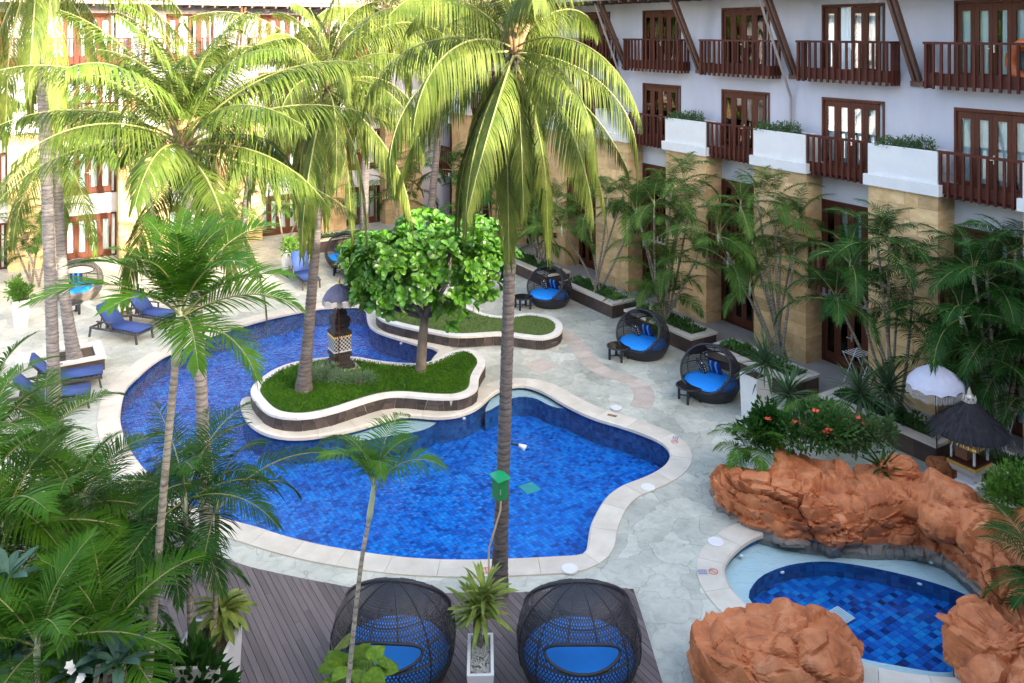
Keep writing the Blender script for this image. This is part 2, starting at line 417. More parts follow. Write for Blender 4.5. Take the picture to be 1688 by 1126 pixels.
def checker_material():
    m, n, l = nt("poleng_check_cloth")
    tc = n.new("ShaderNodeTexCoord")
    ck = n.new("ShaderNodeTexChecker"); ck.inputs["Scale"].default_value = 17
    ck.inputs["Color1"].default_value = (0.03, 0.035, 0.04, 1); ck.inputs["Color2"].default_value = (0.38, 0.42, 0.44, 1)
    l.new(tc.outputs["Object"], ck.inputs["Vector"]); l.new(ck.outputs[0], n["Principled BSDF"].inputs["Base Color"])
    n["Principled BSDF"].inputs["Roughness"].default_value = 0.9
    return m
poleng_m = checker_material()

def pillow_material(name, a, b_, scale, wave=True):
    m, n, l = nt(name)
    tc = n.new("ShaderNodeTexCoord")
    if wave:
        t = n.new("ShaderNodeTexWave"); t.inputs["Scale"].default_value = scale; t.bands_direction = 'X'
    else:
        t = n.new("ShaderNodeTexVoronoi"); t.inputs["Scale"].default_value = scale; t.distance = 'MANHATTAN'; t.inputs["Randomness"].default_value = 0.2
    l.new(tc.outputs["Object"], t.inputs["Vector"])
    rp = n.new("ShaderNodeValToRGB"); rp.color_ramp.interpolation = 'CONSTANT'
    rp.color_ramp.elements[0].color = (*a, 1); rp.color_ramp.elements[1].color = (*b_, 1); rp.color_ramp.elements[1].position = 0.5 if not wave else 0.72
    l.new(t.outputs[0 if not wave else 1], rp.inputs[0])
    l.new(rp.outputs[0], n["Principled BSDF"].inputs["Base Color"])
    n["Principled BSDF"].inputs["Roughness"].default_value = 0.9
    return m
pil_stripe = pillow_material("striped_pillow", (0.008, 0.022, 0.13), (0.05, 0.30, 0.70), 1.6)
pil_geo = pillow_material("black_white_pillow", (0.72, 0.72, 0.72), (0.02, 0.02, 0.025), 11, wave=False)
# ------------------------------------------------------------------ mesh helpers
class MB:
    def __init__(s):
        s.v, s.f, s.mi = [], [], []
    def add(s, vs, fs, mi=0):
        o = len(s.v)
        s.v.extend([tuple(x) for x in vs])
        s.f.extend([tuple(i + o for i in f) for f in fs])
        s.mi.extend([mi] * len(fs))
    def box(s, x0, x1, y0, y1, z0, z1, mi=0):
        s.add([(x0, y0, z0), (x1, y0, z0), (x1, y1, z0), (x0, y1, z0), (x0, y0, z1), (x1, y0, z1), (x1, y1, z1), (x0, y1, z1)],
              [(0, 3, 2, 1), (4, 5, 6, 7), (0, 1, 5, 4), (1, 2, 6, 5), (2, 3, 7, 6), (3, 0, 4, 7)], mi)
    def bar(s, a, b, w, h=None, up=(0, 0, 1), mi=0):
        a, b = Vector(a), Vector(b)
        h = h or w
        t = (b - a).normalized()
        x = t.cross(Vector(up))
        if x.length < 1e-4:
            x = t.cross(Vector((1, 0, 0)))
        x.normalize()
        y = x.cross(t)
        vs = []
        for p in (a, b):
            for i, j in ((-1, -1), (1, -1), (1, 1), (-1, 1)):
                vs.append(p + x * (i * w / 2) + y * (j * h / 2))
        s.add(vs, [(0, 1, 2, 3), (7, 6, 5, 4), (0, 4, 5, 1), (1, 5, 6, 2), (2, 6, 7, 3), (3, 7, 4, 0)], mi)
    def tube(s, pts, rad, n=8, cap=True, mi=0, closed=False):
        pts = [Vector(p) for p in pts]
        if not hasattr(rad, '__len__'):
            rad = [rad] * len(pts)
        k = len(pts)
        vs = []
        prev = None
        for i, p in enumerate(pts):
            if closed:
                t = pts[(i + 1) % k] - pts[i - 1]
            else:
                t = pts[min(i + 1, k - 1)] - pts[max(i - 1, 0)]
            t.normalize()
            if prev is None:
                x = t.cross(Vector((0, 0, 1)))
                if x.length < 0.05:
                    x = t.cross(Vector((0, 1, 0)))
                x.normalize()
            else:
                x = (prev - t * prev.dot(t)).normalized()
            prev = x
            y = t.cross(x)
            for j in range(n):
                a = 2 * math.pi * j / n
                vs.append(p + (x * math.cos(a) + y * math.sin(a)) * rad[i])
        fs = []
        for i in range(k if closed else k - 1):
            for j in range(n):
                a, b = i * n + j, i * n + (j + 1) % n
                c, d = ((i + 1) % k) * n + (j + 1) % n, ((i + 1) % k) * n + j
                fs.append((a, b, c, d))
        if cap and not closed:
            fs.append(tuple(range(n - 1, -1, -1)))
            fs.append(tuple(range((k - 1) * n, k * n)))
        s.add(vs, fs, mi)
    def lathe(s, prof, n=24, mi=0, cx=0, cy=0, square=False, ang=0.0):
        vs = []
        for r, z in prof:
            for j in range(n):
                a = 2 * math.pi * j / n + ang
                vs.append((cx + r * math.cos(a), cy + r * math.sin(a), z))
        fs = []
        for i in range(len(prof) - 1):
            for j in range(n):
                fs.append((i * n + j, i * n + (j + 1) % n, (i + 1) * n + (j + 1) % n, (i + 1) * n + j))
        fs.append(tuple(range(n - 1, -1, -1)))
        fs.append(tuple(range((len(prof) - 1) * n, len(prof) * n)))
        s.add(vs, fs, mi)
    def prism(s, poly, z0, z1, mi=0, top=True, bottom=False, sides=True):
        n = len(poly)
        vs = [(p[0], p[1], z0) for p in poly] + [(p[0], p[1], z1) for p in poly]
        fs = []
        if sides:
            fs += [(i, (i + 1) % n, n + (i + 1) % n, n + i) for i in range(n)]
        tri = tessellate_polygon([[Vector((p[0], p[1], 0)) for p in poly]])
        if top:
            fs += [tuple(n + i for i in t) for t in tri]
        if bottom:
            fs += [tuple(reversed(t)) for t in tri]
        s.add(vs, fs, mi)
    def mesh(s, name, mats, smooth=False, fix=True):
        me = bpy.data.meshes.new(name)
        me.from_pydata(s.v, [], s.f)
        for m in (mats if isinstance(mats, (list, tuple)) else [mats]):
            me.materials.append(m)
        if any(s.mi):
            me.polygons.foreach_set("material_index", s.mi)
        if fix:
            bm = bmesh.new(); bm.from_mesh(me)
            bmesh.ops.recalc_face_normals(bm, faces=bm.faces)
            bm.to_mesh(me); bm.free()
        if smooth:
            me.polygons.foreach_set("use_smooth", [True] * len(me.polygons))
        me.update()
        return me
    def build(s, name, mats, parent=None, loc=None, smooth=False, fix=True):
        return put(name, s.mesh(name, mats, smooth, fix), parent, loc)

def put(name, me, parent=None, loc=None, rot=None, scale=None):
    o = bpy.data.objects.new(name, me)
    C.objects.link(o)
    if parent is not None:
        o.parent = parent
    if loc is not None:
        o.location = loc
    if rot is not None:
        o.rotation_euler = rot
    if scale is not None:
        o.scale = scale
    return o

def tag(o, label=None, cat=None, group=None, kind=None):
    if label: o["label"] = label
    if cat: o["category"] = cat
    if group: o["group"] = group
    if kind: o["kind"] = kind
    return o

def thing(name, label, cat, loc=(0, 0, 0), rz=0.0, group=None):
    o = bpy.data.objects.new(name, None)
    o.empty_display_size = 0.2
    C.objects.link(o)
    o.location = loc
    o.rotation_euler = (0, 0, rz)
    return tag(o, label, cat, group)

def dup(root, loc, rz, label=None):
    r = root.copy(); C.objects.link(r)
    r.location = loc; r.rotation_euler = (0, 0, rz)
    if label: r["label"] = label
    for ch in list(root.children):
        c = ch.copy(); C.objects.link(c); c.parent = r
        for g in list(ch.children):
            d = g.copy(); C.objects.link(d); d.parent = c
    return r

def catmull(pts, per=6, closed=True):
    n = len(pts)
    out = []
    rng = range(n) if closed else range(n - 1)
    for i in rng:
        if closed:
            p0, p1, p2, p3 = pts[i - 1], pts[i], pts[(i + 1) % n], pts[(i + 2) % n]
        else:
            p0, p1, p2, p3 = pts[max(i - 1, 0)], pts[i], pts[i + 1], pts[min(i + 2, n - 1)]
        for k in range(per):
            t = k / per
            out.append(0.5 * ((2 * p1) + (p2 - p0) * t + (2 * p0 - 5 * p1 + 4 * p2 - p3) * t * t + (3 * p1 - p0 - 3 * p2 + p3) * t ** 3))
    if not closed:
        out.append(pts[-1])
    return out

def resample(pts, step, closed=True):
    P = list(pts) + ([pts[0]] if closed else [])
    L = [0]
    for a, b in zip(P, P[1:]):
        L.append(L[-1] + (b - a).length)
    n = max(3, round(L[-1] / step))
    out, j = [], 0
    for i in range(n if closed else n + 1):
        t = L[-1] * i / n
        while j < len(L) - 2 and L[j + 1] < t:
            j += 1
        f = (t - L[j]) / max(1e-9, L[j + 1] - L[j])
        out.append(P[j].lerp(P[j + 1], f))
    return out

def area2(poly):
    return sum(a[0] * b[1] - b[0] * a[1] for a, b in zip(poly, poly[1:] + poly[:1]))

def normals2(poly, closed=True):
    """outward normals of a counter-clockwise loop"""
    n = len(poly)
    out = []
    for i in range(n):
        if closed:
            t = poly[(i + 1) % n] - poly[i - 1]
        else:
            t = poly[min(i + 1, n - 1)] - poly[max(i - 1, 0)]
        t = Vector((t.x, t.y, 0)).normalized()
        out.append(Vector((t.y, -t.x, 0)))
    return out

def offset2(poly, d, smooth=2):
    nn = normals2(poly)
    out = [p + q * d for p, q in zip(poly, nn)]
    for _ in range(smooth):
        out = [(out[i - 1] + out[i] * 2 + out[(i + 1) % len(out)]) / 4 for i in range(len(out))]
    return out

def flat(p, z=0.0):
    return Vector((p.x, p.y, z))

def inside(p, poly):
    c = False
    j = len(poly) - 1
    for i in range(len(poly)):
        a, b = poly[i], poly[j]
        if (a.y > p[1]) != (b.y > p[1]) and p[0] < (b.x - a.x) * (p[1] - a.y) / (b.y - a.y) + a.x:
            c = not c
        j = i
    return c

def leaf_cloud(pts, dirs, size, aspect=0.45, jitter=0.5, rng=random, tilt=0.6):
    """many small pointed leaves in one mesh: one bent quad pair each"""
    mb = MB()
    for p, d in zip(pts, dirs):
        L = size * rng.uniform(0.65, 1.35)
        t = (Vector(d) + Vector((rng.gauss(0, jitter), rng.gauss(0, jitter), rng.gauss(0, jitter)))).normalized()
        x = t.cross(Vector((rng.gauss(0, 1), rng.gauss(0, 1), rng.gauss(0, 1) + 0.01))).normalized()
        w = L * aspect * 0.5
        p = Vector(p)
        u = t.cross(x)
        m = p + t * L * 0.5 + u * L * 0.06
        mb.add([p, m + x * w, p + t * L, m - x * w], [(0, 1, 2, 3)])
    return mb

UNIT = None
def unit_cube():
    mb = MB(); mb.box(-0.5, 0.5, -0.5, 0.5, -0.5, 0.5)
    return mb
_unit = {}
def unit(m):
    if m.name not in _unit:
        _unit[m.name] = unit_cube().mesh("block_" + m.name, m)
    return _unit[m.name]
def block(name, m, x0, x1, y0, y1, z0, z1, parent, rz=0):
    return put(name, unit(m), parent, ((x0 + x1) / 2, (y0 + y1) / 2, (z0 + z1) / 2), (0, 0, rz), (x1 - x0, y1 - y0, z1 - z0))

# ------------------------------------------------------------------ pool outlines
def trace(pts):
    return [flat(G(*p)) for p in pts]
POOL = trace([(520, 508), (546, 505.7), (573, 504.3), (595, 504.5), (606, 512), (607, 522), (611, 535.5), (622, 545), (640, 552), (667, 560), (691, 567),
    (712, 571), (723, 576), (725, 582), (716, 590), (702, 598, .42), (672, 599, .42), (634, 596, .42), (602, 591, .42), (582, 588, .42), (542, 589, .42),
    (494, 595, .42), (459, 606, .42), (437, 619, .42), (420, 633, .42), (402, 655), (400, 667), (404, 682), (413, 696), (424, 705), (442, 714), (472, 720),
    (504, 720), (534, 716), (572, 709), (609, 699), (647, 687), (672, 683), (697, 685), (722, 687), (747, 685), (772, 678), (792, 666), (807, 651), (827, 640),
    (854, 634), (876, 636.5), (901, 646.5), (926, 661.5), (949, 674), (984, 689), (1019, 699), (1056, 711.5), (1084, 723), (1101, 734), (1109, 749),
    (1104, 764), (1089, 776.5), (1064, 789), (1034, 800), (1014, 811.5), (999, 826.5), (989, 844), (979, 864), (974, 889), (972, 908), (966, 917), (944, 919),
    (844, 924), (770, 926), (697, 924), (640, 919), (587, 911.5), (522, 900), (459, 884), (422, 871.5), (385, 862), (350, 850), (300, 828), (250, 792),
    (212, 745), (195, 700), (197, 665), (205, 640), (225, 620), (250, 598), (275, 583), (300, 572), (330, 558), (365, 546), (405, 534), (450, 522)])
POOL = resample(catmull(POOL, 4), 0.20)
if area2(POOL) < 0:
    POOL.reverse()
SPA = trace([(1221, 994), (1199, 969), (1189, 944), (1191, 929), (1219, 897), (1265, 877), (1323, 890), (1401, 898), (1451, 900), (1500, 897), (1570, 912),
    (1622, 960), (1655, 1029), (1655, 1090), (1620, 1120), (1566, 1121), (1483, 1112), (1428, 1099), (1340, 1070), (1260, 1025)])
SPA = resample(catmull(SPA, 4), 0.20)
if area2(SPA) < 0:
    SPA.reverse()
DEEP = trace([(1234, 985, -.2), (1238, 970, -.2), (1250, 954, -.2), (1270, 942, -.2), (1303, 931, -.2), (1341, 926, -.2), (1378, 926.5, -.2), (1441, 936.5, -.2), (1516, 954, -.2), (1578, 974, -.2), (1612, 995, -.2),
    (1622, 1030, -.2), (1612, 1075, -.2), (1570, 1108, -.2), (1483, 1098, -.2), (1400, 1080, -.2), (1320, 1050, -.2), (1260, 1015, -.2)])
DEEP = resample(catmull(DEEP, 4), 0.22)
if area2(DEEP) < 0:
    DEEP.reverse()
ISLAND = [flat(G(a, b, 0.42)) for a, b in [(422, 658), (437, 674), (454, 683), (484, 687), (514, 685), (542, 679), (572, 670), (602, 660), (634, 651.5), (662, 650),
    (697, 653), (734, 655), (759, 653), (779, 645), (786, 636), (787, 621), (793, 609), (799, 598), (794, 586), (782, 578), (764, 575), (744, 580), (722, 590),
    (702, 598), (672, 599), (634, 596), (602, 591), (582, 588), (542, 589), (494, 595), (459, 606), (437, 619), (421, 632), (415, 645)]]
ISLAND = resample(catmull(ISLAND, 4), 0.16)
if area2(ISLAND) < 0:
    ISLAND.reverse()
UPPER = [flat(G(a, b, 0.42)) for a, b in [(621, 514), (623, 520), (634, 528), (659, 535.5), (684, 541), (720, 548), (746, 552.5), (773, 553), (809, 550.5), (832, 550),
    (854, 553), (889, 557), (909, 554), (922, 548), (926, 536), (918, 526), (901, 520), (874, 516), (854, 518), (832, 522), (800, 517), (775, 507), (757, 495),
    (735, 481), (690, 478), (650, 488), (628, 502)]]
UPPER = resample(catmull(UPPER, 4), 0.18)
if area2(UPPER) < 0:
    UPPER.reverse()
WATER_Z = -0.10

# ------------------------------------------------------------------ ground and pools
ground = MB()
hole1 = offset2(POOL, 0.25, 1)
hole2 = offset2(SPA, 0.25, 1)
outer = [Vector((-90, -60, 0)), Vector((90, -60, 0)), Vector((90, 110, 0)), Vector((-90, 110, 0))]
loops = [outer, hole1, hole2]
allv = [v for lp in loops for v in lp]
tris = tessellate_polygon([[flat(v) for v in lp] for lp in loops])
ground.add([(v.x, v.y, 0) for v in allv], [tuple(t) for t in tris])
gnd = ground.build("pool_deck_paving", deck_m)
if gnd.data.polygons[0].normal.z < 0:
    gnd.data.flip_normals()
tag(gnd, "pale mottled grey green marble paving around the pools", kind="structure")

def coping(loop, parent, name, m, inner=-0.06, outer_w=0.52, z=0.035, piece=0.9, skip=None, lo=None):
    """separate coping stones with a rounded nose, narrow joints between them"""
    n = len(loop)
    inn = offset2(loop, inner, 1)
    mid = offset2(loop, inner + 0.05, 1)
    out = offset2(loop, outer_w, 3)
    step = max(2, round(piece / ((loop[1] - loop[0]).length)))
    i = 0
    while i < n:
        j = min(i + step, n)
        if n - j < 2:
            j = n
        ids = [k % n for k in range(i, j + 1)]
        if not (skip and skip(loop[ids[len(ids) // 2]])):
            mb = MB()
            vs, fs = [], []
            for q, k in enumerate(ids):
                a, b, c = inn[k], mid[k], out[k]
                if q in (0, len(ids) - 1):      # joint
                    t = (loop[ids[1]] - loop[ids[0]]).normalized() * 0.004 if q == 0 else (loop[ids[-2]] - loop[ids[-1]]).normalized() * 0.004
                    a, b, c = a + t, b + t, c + t
                dz = random.uniform(-0.001, 0.001)
                vs += [(a.x, a.y, -0.07), (a.x, a.y, z - 0.03), (b.x, b.y, z + dz), (c.x, c.y, z - 0.006), (c.x, c.y, -0.04)]
            for q in range(len(ids) - 1):
                for r_ in range(4):
                    fs.append((q * 5 + r_, q * 5 + r_ + 1, (q + 1) * 5 + r_ + 1, (q + 1) * 5 + r_))
            e = (len(ids) - 1) * 5
            fs += [(0, 1, 2, 3, 4), (e + 4, e + 3, e + 2, e + 1, e)]
            mb.add(vs, fs)
            mb.build(name, m, parent)
        i = j

FLOOR_Z = -0.72
basin = MB()
n = len(POOL)
basin.add([(p.x, p.y, -0.02) for p in POOL] + [(p.x, p.y, FLOOR_Z) for p in POOL], [(i, (i + 1) % n, n + (i + 1) % n, n + i) for i in range(n)])
pool = basin.build("swimming_pool_basin", tile_wall_m, fix=False)
tag(pool, "blue tiled free form swimming pool basin with cream coping", kind="structure")
fl = MB(); fl.prism(POOL, FLOOR_Z, FLOOR_Z, sides=False)
fl.build("pool_floor", tile_m, pool, fix=False)
coping(POOL, pool, "coping_stone", cream)
wt = MB(); wt.prism(POOL, WATER_Z, WATER_Z, sides=False)
wo = wt.build("pool_water", water_m, fix=False)
if wo.data.polygons[0].normal.z < 0: wo.data.flip_normals()
tag(wo, "clear rippled blue water of the large pool", kind="structure")

# pale submerged seats and the fittings of the main pool
def ledge(pts, z, name="submerged_seat", parent=pool):
    poly = [flat(G(a, b, z)) for a, b in pts]
    poly = resample(catmull(poly, 5), 0.2)
    if area2(poly) < 0: poly.reverse()
    mb = MB(); mb.prism(poly, FLOOR_Z, z - .004, mi=1, top=False); mb.prism(poly, z, z, sides=False)
    mb.build(name, [bench_m, tile_wall_m], parent)
ledge([(800, 679), (812, 655), (835, 643), (862, 641), (890, 646), (920, 660), (944, 671), (925, 673), (905, 668), (880, 656), (850, 655), (825, 666)], -0.16)
ledge([(564, 717), (600, 706), (650, 694), (690, 692), (721, 694), (700, 708), (660, 716), (620, 722), (596, 727)], -0.16)
ledge([(1000, 838), (1015, 822), (1040, 808), (1030, 825), (1012, 842)], -0.55, "submerged_step")
def fitting(px, py, z, name="pool_light", r=0.05, m=None):
    mb = MB()
    mb.lathe([(r * 0.5, -0.02), (r, -0.015), (r, 0.01), (r * 0.7, 0.022), (0.001, 0.026)], 14)
    return mb.build(name, m or pool_light_m, pool, G(px, py, z), smooth=True)
for a in ((538, 722), (765, 690), (661, 566), (612, 541), (990, 694)):
    fitting(*a, -0.12)
def grate(px, py, z, parent, w=0.42, name="drain_grate", m=None):
    mb = MB()
    mb.box(-w / 2, w / 2, -w / 2, w / 2, 0, 0.015)
    for i in range(7):
        x = -w / 2 + w * (i + 0.5) / 7
        mb.box(x - 0.018, x + 0.018, -w / 2 + 0.03, w / 2 - 0.03, 0.0151, 0.028)
    o = mb.build(name, m or drain_m, parent, G(px, py, z))
    o.rotation_euler = (0, 0, math.atan2(E.y, E.x))
grate(873, 805, FLOOR_Z + 0.005, pool)
# skimmer slot and round lids let into the coping
def lid(px, py, parent, r=0.165):
    mb = MB(); mb.lathe([(r, 0.02), (r, 0.048), (r - 0.012, 0.052), (r - 0.02, 0.047), (0.001, 0.049)], 28)
    return mb.build("skimmer_lid", white_paint, parent, flat(G(px, py, 0.04)), smooth=False)
for a in ((939, 937), (1068, 803), (1016, 672)):
    lid(*a, pool)
mb = MB(); mb.box(-0.13, 0.13, -0.05, 0.05, 0.0, 0.042); mb.box(-0.11, 0.11, -0.03, 0.03, 0.0421, 0.046)
o = mb.build("overflow_slot", M("slot_brown", (0.20, 0.13, 0.06), rough=0.7), pool, flat(G(1009, 687, 0.0))); o.rotation_euler = (0, 0, R(-28))

# spa pool
SPA_LEDGE, SPA_FLOOR = -0.20, -0.50
sb = MB()
n = len(SPA)
sb.add([(p.x, p.y, -0.02) for p in SPA] + [(p.x, p.y, SPA_LEDGE) for p in SPA], [(i, (i + 1) % n, n + (i + 1) % n, n + i) for i in range(n)])
spa = sb.build("spa_pool_basin", tile_wall_m, fix=False)
tag(spa, "small oval blue tiled pool ringed by orange rocks", kind="structure")
lm = MB()
tr = tessellate_polygon([[flat(p) for p in SPA], [flat(p) for p in DEEP]])
lm.add([(p.x, p.y, SPA_LEDGE) for p in SPA + DEEP], [tuple(t) for t in tr])
lo_ = lm.build("pale_seat_ledge", bench_m, spa, fix=False)
if lo_.data.polygons[0].normal.z < 0: lo_.data.flip_normals()
dm = MB()
n = len(DEEP)
dm.add([(p.x, p.y, SPA_LEDGE) for p in DEEP] + [(p.x, p.y, SPA_FLOOR) for p in DEEP], [(i, (i + 1) % n, n + (i + 1) % n, n + i) for i in range(n)])
dm.prism(DEEP, SPA_FLOOR - 0.006, SPA_FLOOR - 0.006, sides=False)
dm.build("spa_wall", [tile_wall_m], spa, fix=False)
# spa floor: tiles laid one by one
ts = 0.135
cells = []
wa = [p.dot(E) for p in DEEP]; ua = [p.dot(T) for p in DEEP]
for i in range(math.floor(min(wa) / ts), math.ceil(max(wa) / ts)):
    for j in range(math.floor(min(ua) / ts), math.ceil(max(ua) / ts)):
        c = WU((i + .5) * ts, (j + .5) * ts)
        if inside((c.x, c.y), DEEP):
            cells.append(c)
cells.sort(key=lambda c: (c - Vector((6.2, 13.9, 0))).length)
tm = MB(); tm.box(-ts / 2 + .005, ts / 2 - .005, -ts / 2 + .005, ts / 2 - .005, -0.01, 0.004)
tmesh = tm.mesh("floor_tile", spa_tile_m)
RZ_E = math.atan2(E.y, E.x)
for c in cells[:300]:
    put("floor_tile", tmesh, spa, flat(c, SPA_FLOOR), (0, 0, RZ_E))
rest = MB()
for c in cells[300:]:
    q = [c + E * (a * (ts / 2 - .005)) + T * (b * (ts / 2 - .005)) for a, b in ((-1, -1), (1, -1), (1, 1), (-1, 1))]
    rest.add([(p.x, p.y, SPA_FLOOR + .004) for p in q], [(0, 1, 2, 3)])
if rest.v:
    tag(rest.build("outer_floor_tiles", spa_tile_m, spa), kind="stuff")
coping(SPA, spa, "coping_stone", cream, piece=0.7, skip=lambda p: p.x > G(1262, 880).x and p.y > G(1400, 1075).y + 0.2)
sw = MB(); sw.prism(SPA, WATER_Z, WATER_Z, sides=False)
swo = sw.build("spa_water", water_m, fix=False)
if swo.data.polygons[0].normal.z < 0: swo.data.flip_normals()
tag(swo, "still clear water of the small rock pool", kind="structure")
grate(1384, 1016, SPA_FLOOR + 0.006, spa, 0.40, m=white_paint)
lid(1180, 893, spa)
for a in ((1289, 943, -0.3), (1516, 962, -0.3), (1222, 916, -0.12), (1535, 927, -0.12)):
    mb = MB(); mb.lathe([(0.03, -0.02), (0.05, -0.01), (0.05, 0.012), (0.001, 0.024)], 12)
    mb.build("pool_light", pool_light_m, spa, G(*a), smooth=True)

# printed no-diving marks on the coping (a red ring with a bar, blue lines of small print)
def no_diving(px, py, rz, parent, flip=1):
    c = flat(G(px, py, 0.04), 0.0405)
    mb = MB()
    k = 22
    r0, r1 = 0.075, 0.095
    vs = []
    for i in range(k):
        a = 2 * math.pi * i / k
        vs += [(r0 * math.cos(a), r0 * math.sin(a), 0), (r1 * math.cos(a), r1 * math.sin(a), 0)]
    mb.add(vs, [(2 * i, 2 * i + 1, (2 * i + 3) % (2 * k), (2 * i + 2) % (2 * k)) for i in range(k)])
    mb.add([(-.06, .045, .0006), (-.045, .06, .0006), (.06, -.045, .0006), (.045, -.06, .0006)], [(0, 1, 2, 3)])
    o = mb.build("no_diving_print", red_print, parent, c, fix=False); o.rotation_euler = (0, 0, rz)
    tb = MB()
    for r_ in range(3):
        x = 0.13
        while x < 0.30:
            w = random.uniform(0.012, 0.028)
            tb.add([(x, .05 - r_ * .055, 0), (x + w, .05 - r_ * .055, 0), (x + w, .08 - r_ * .055, 0), (x, .08 - r_ * .055, 0)], [(0, 1, 2, 3)])
            x += w + 0.010
    o = tb.build("depth_print", blue_print, parent, c, fix=False); o.rotation_euler = (0, 0, rz)
no_diving(1112, 728, R(70), pool)
no_diving(801, 940, R(-30), pool)
no_diving(1176, 942, R(180), spa)
# ------------------------------------------------------------------ hotel wings
Z_OPEN = ((0.0, 2.10), (3.05, 5.30), (6.25, 8.65), (9.30, 11.68))
HW = 1.15                                     # half width of a door opening
def wing(name, label, origin, rz, bays, bayw, x0, x1, near, full_l1=True, tan=True):
    root = thing(name, label, "hotel wing", origin, rz, "hotel wings around the pool court")
    TOP = 12.75
    # walls: strips between the storeys and pillars between the doors
    w = MB(); wl = MB()
    bands = [(Z_OPEN[0][1], Z_OPEN[1][0]), (Z_OPEN[1][1], Z_OPEN[2][0]), (Z_OPEN[2][1], Z_OPEN[3][0]), (Z_OPEN[3][1], TOP)]
    for i, (a, b) in enumerate(bands):
        (wl if i < 2 else w).box(x0, x1, 0, 0.25, a, b)
    for (a, b) in Z_OPEN:
        edges = [x0] + [e for k in bays for e in (k * bayw - HW, k * bayw + HW)] + [x1]
        for p, q in zip(edges[0::2], edges[1::2]):
            w.box(p, q, 0, 0.25, a, b)
    w.build("wall", stucco, root)
    wl.build("lower_wall", stucco_grey, root)
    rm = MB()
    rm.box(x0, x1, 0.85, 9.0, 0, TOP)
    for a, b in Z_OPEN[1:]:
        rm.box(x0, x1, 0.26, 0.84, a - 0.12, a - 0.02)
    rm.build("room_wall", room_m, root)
    # roof: tiled slope on a soffit
    rf = MB()
    ey, ez, ry, rzz = -1.75, 12.10, 6.5, 16.0
    rf.add([(x0, ey, ez), (x1, ey, ez), (x1, ry, rzz), (x0, ry, rzz), (x0, ey, ez + .12), (x1, ey, ez + .12), (x1, ry, rzz + .12), (x0, ry, rzz + .12),
            (x0, ry + 7, ez), (x1, ry + 7, ez)],
           [(0, 3, 2, 1), (0, 1, 5, 4), (4, 5, 6, 7), (3, 7, 4, 0), (1, 2, 6, 5), (6, 7, 8, 9)])
    roof = rf.build("roof", soffit_m, root)
    tl = MB()
    x = x0
    sl = (Vector((0, ry, rzz + .12)) - Vector((0, ey, ez + .12)))
    while x < x1:
        for k in range(4 if near else 9):
            a = Vector((x, ey - .04, ez + .135)) + sl * (k * 0.045)
            b = Vector((x, ey - .04, ez + .16)) + sl * ((k + 1.06) * 0.045)
            vs = []
            for p in (a, b):
                for q, h in ((-.13, 0), (-.07, .05), (0, .07), (.07, .05), (.13, 0)):
                    vs.append((p.x + q, p.y, p.z + h))
            tl.add(vs, [(i, i + 1, i + 6, i + 5) for i in range(4)])
        x += 0.27
    tag(tl.build("roof_tile", tile_roof, roof, fix=False), kind="stuff")
    lb = MB()
    for i in range(int((x1 - x0) / 0.6)):
        lb.box(x0 + i * .6, x0 + i * .6 + .07, -1.7, -0.05, 11.98, 12.08)
    rafters = lb
    tag(rafters.build("rafter", wood_strut, roof), kind="stuff")

    # door set meshes for three heights
    def door_meshes(h, key):
        fr = MB()
        fr.box(-HW, -HW + .07, -.03, .12, 0, h); fr.box(HW - .07, HW, -.03, .12, 0, h)
        fr.box(-HW + .07, HW - .07, -.03, .12, h - .09, h); fr.box(-HW + .07, HW - .07, -.02, .14, 0, .05)
        lf = MB()
        lw, st = 0.545, 0.132
        lf.box(0.004, st, 0, .05, .06, h - .10); lf.box(lw - st, lw - .004, 0, .05, .06, h - .10)
        lf.box(st, lw - st, 0, .05, .06, .34); lf.box(st, lw - st, 0, .05, h - .30, h - .10)
        pn = MB(); pn.box(st, lw - st, .018, .030, .34, h - .30)
        ha = MB(); ha.box(-.02, .02, -.05, .0, .92, 1.16); ha.box(-.16, .0, -.075, -.05, 1.02, 1.045)
        cu = MB()
        nx = 26
        vs = []
        for i in range(nx + 1):
            xx = -0.56 + 1.0 * i / nx
            yy = .115 + .022 * math.sin(i * 1.7) + .012 * math.sin(i * 4.1)
            vs += [(xx, yy, .06), (xx, yy, h - .05)]
        cu.add(vs, [(2 * i, 2 * i + 2, 2 * i + 3, 2 * i + 1) for i in range(nx)])
        return (fr.mesh("door_frame_" + key, wood_frame), lf.mesh("door_leaf_" + key, wood_frame), pn.mesh("pane_" + key, glass_m),
                ha.mesh("handle_" + key, steel), cu.mesh("curtain_" + key, curtain_m, True, False))
    DM = {i: door_meshes(b - a, f"{i}") for i, (a, b) in enumerate(Z_OPEN)}
    # railings
    bal_u = unit(wood_red)
    pier_blocks = []
    for k in bays:
        cx = k * bayw
        lead = k in near
        for i, (a, b) in enumerate(Z_OPEN):
            fm, lfm, pm, hm, cm = DM[i]
            d = put("french_door", fm, root, (cx, 0, a))
            for q in range(4):
                lx = -HW + .07 + q * .5025
                rot = (0, 0, R(62)) if (i == 3 and k == 0 and q == 1 and name == "hotel_wing") else (0, 0, 0)
                sc = (.5025 / .545, 1, 1)
                put("door_leaf", lfm, d, (lx, .02, 0), rot, sc)
                put("pane", pm, d, (lx, .02, 0), rot, sc)
            put("handle", hm, d, (-.02, .02, 0))
            r_ = random.random()
            if i < 2 or r_ < .92:
                put("curtain", cm, d, (-.50 + random.uniform(-.06, .02), .02, 0), None, (random.uniform(.85, 1.12), 1, 1))
            if i < 2 or r_ > .10:
                put("curtain", cm, d, (.60 + random.uniform(-.04, .08), .02, 0), None, (random.uniform(.85, 1.12), 1, 1))
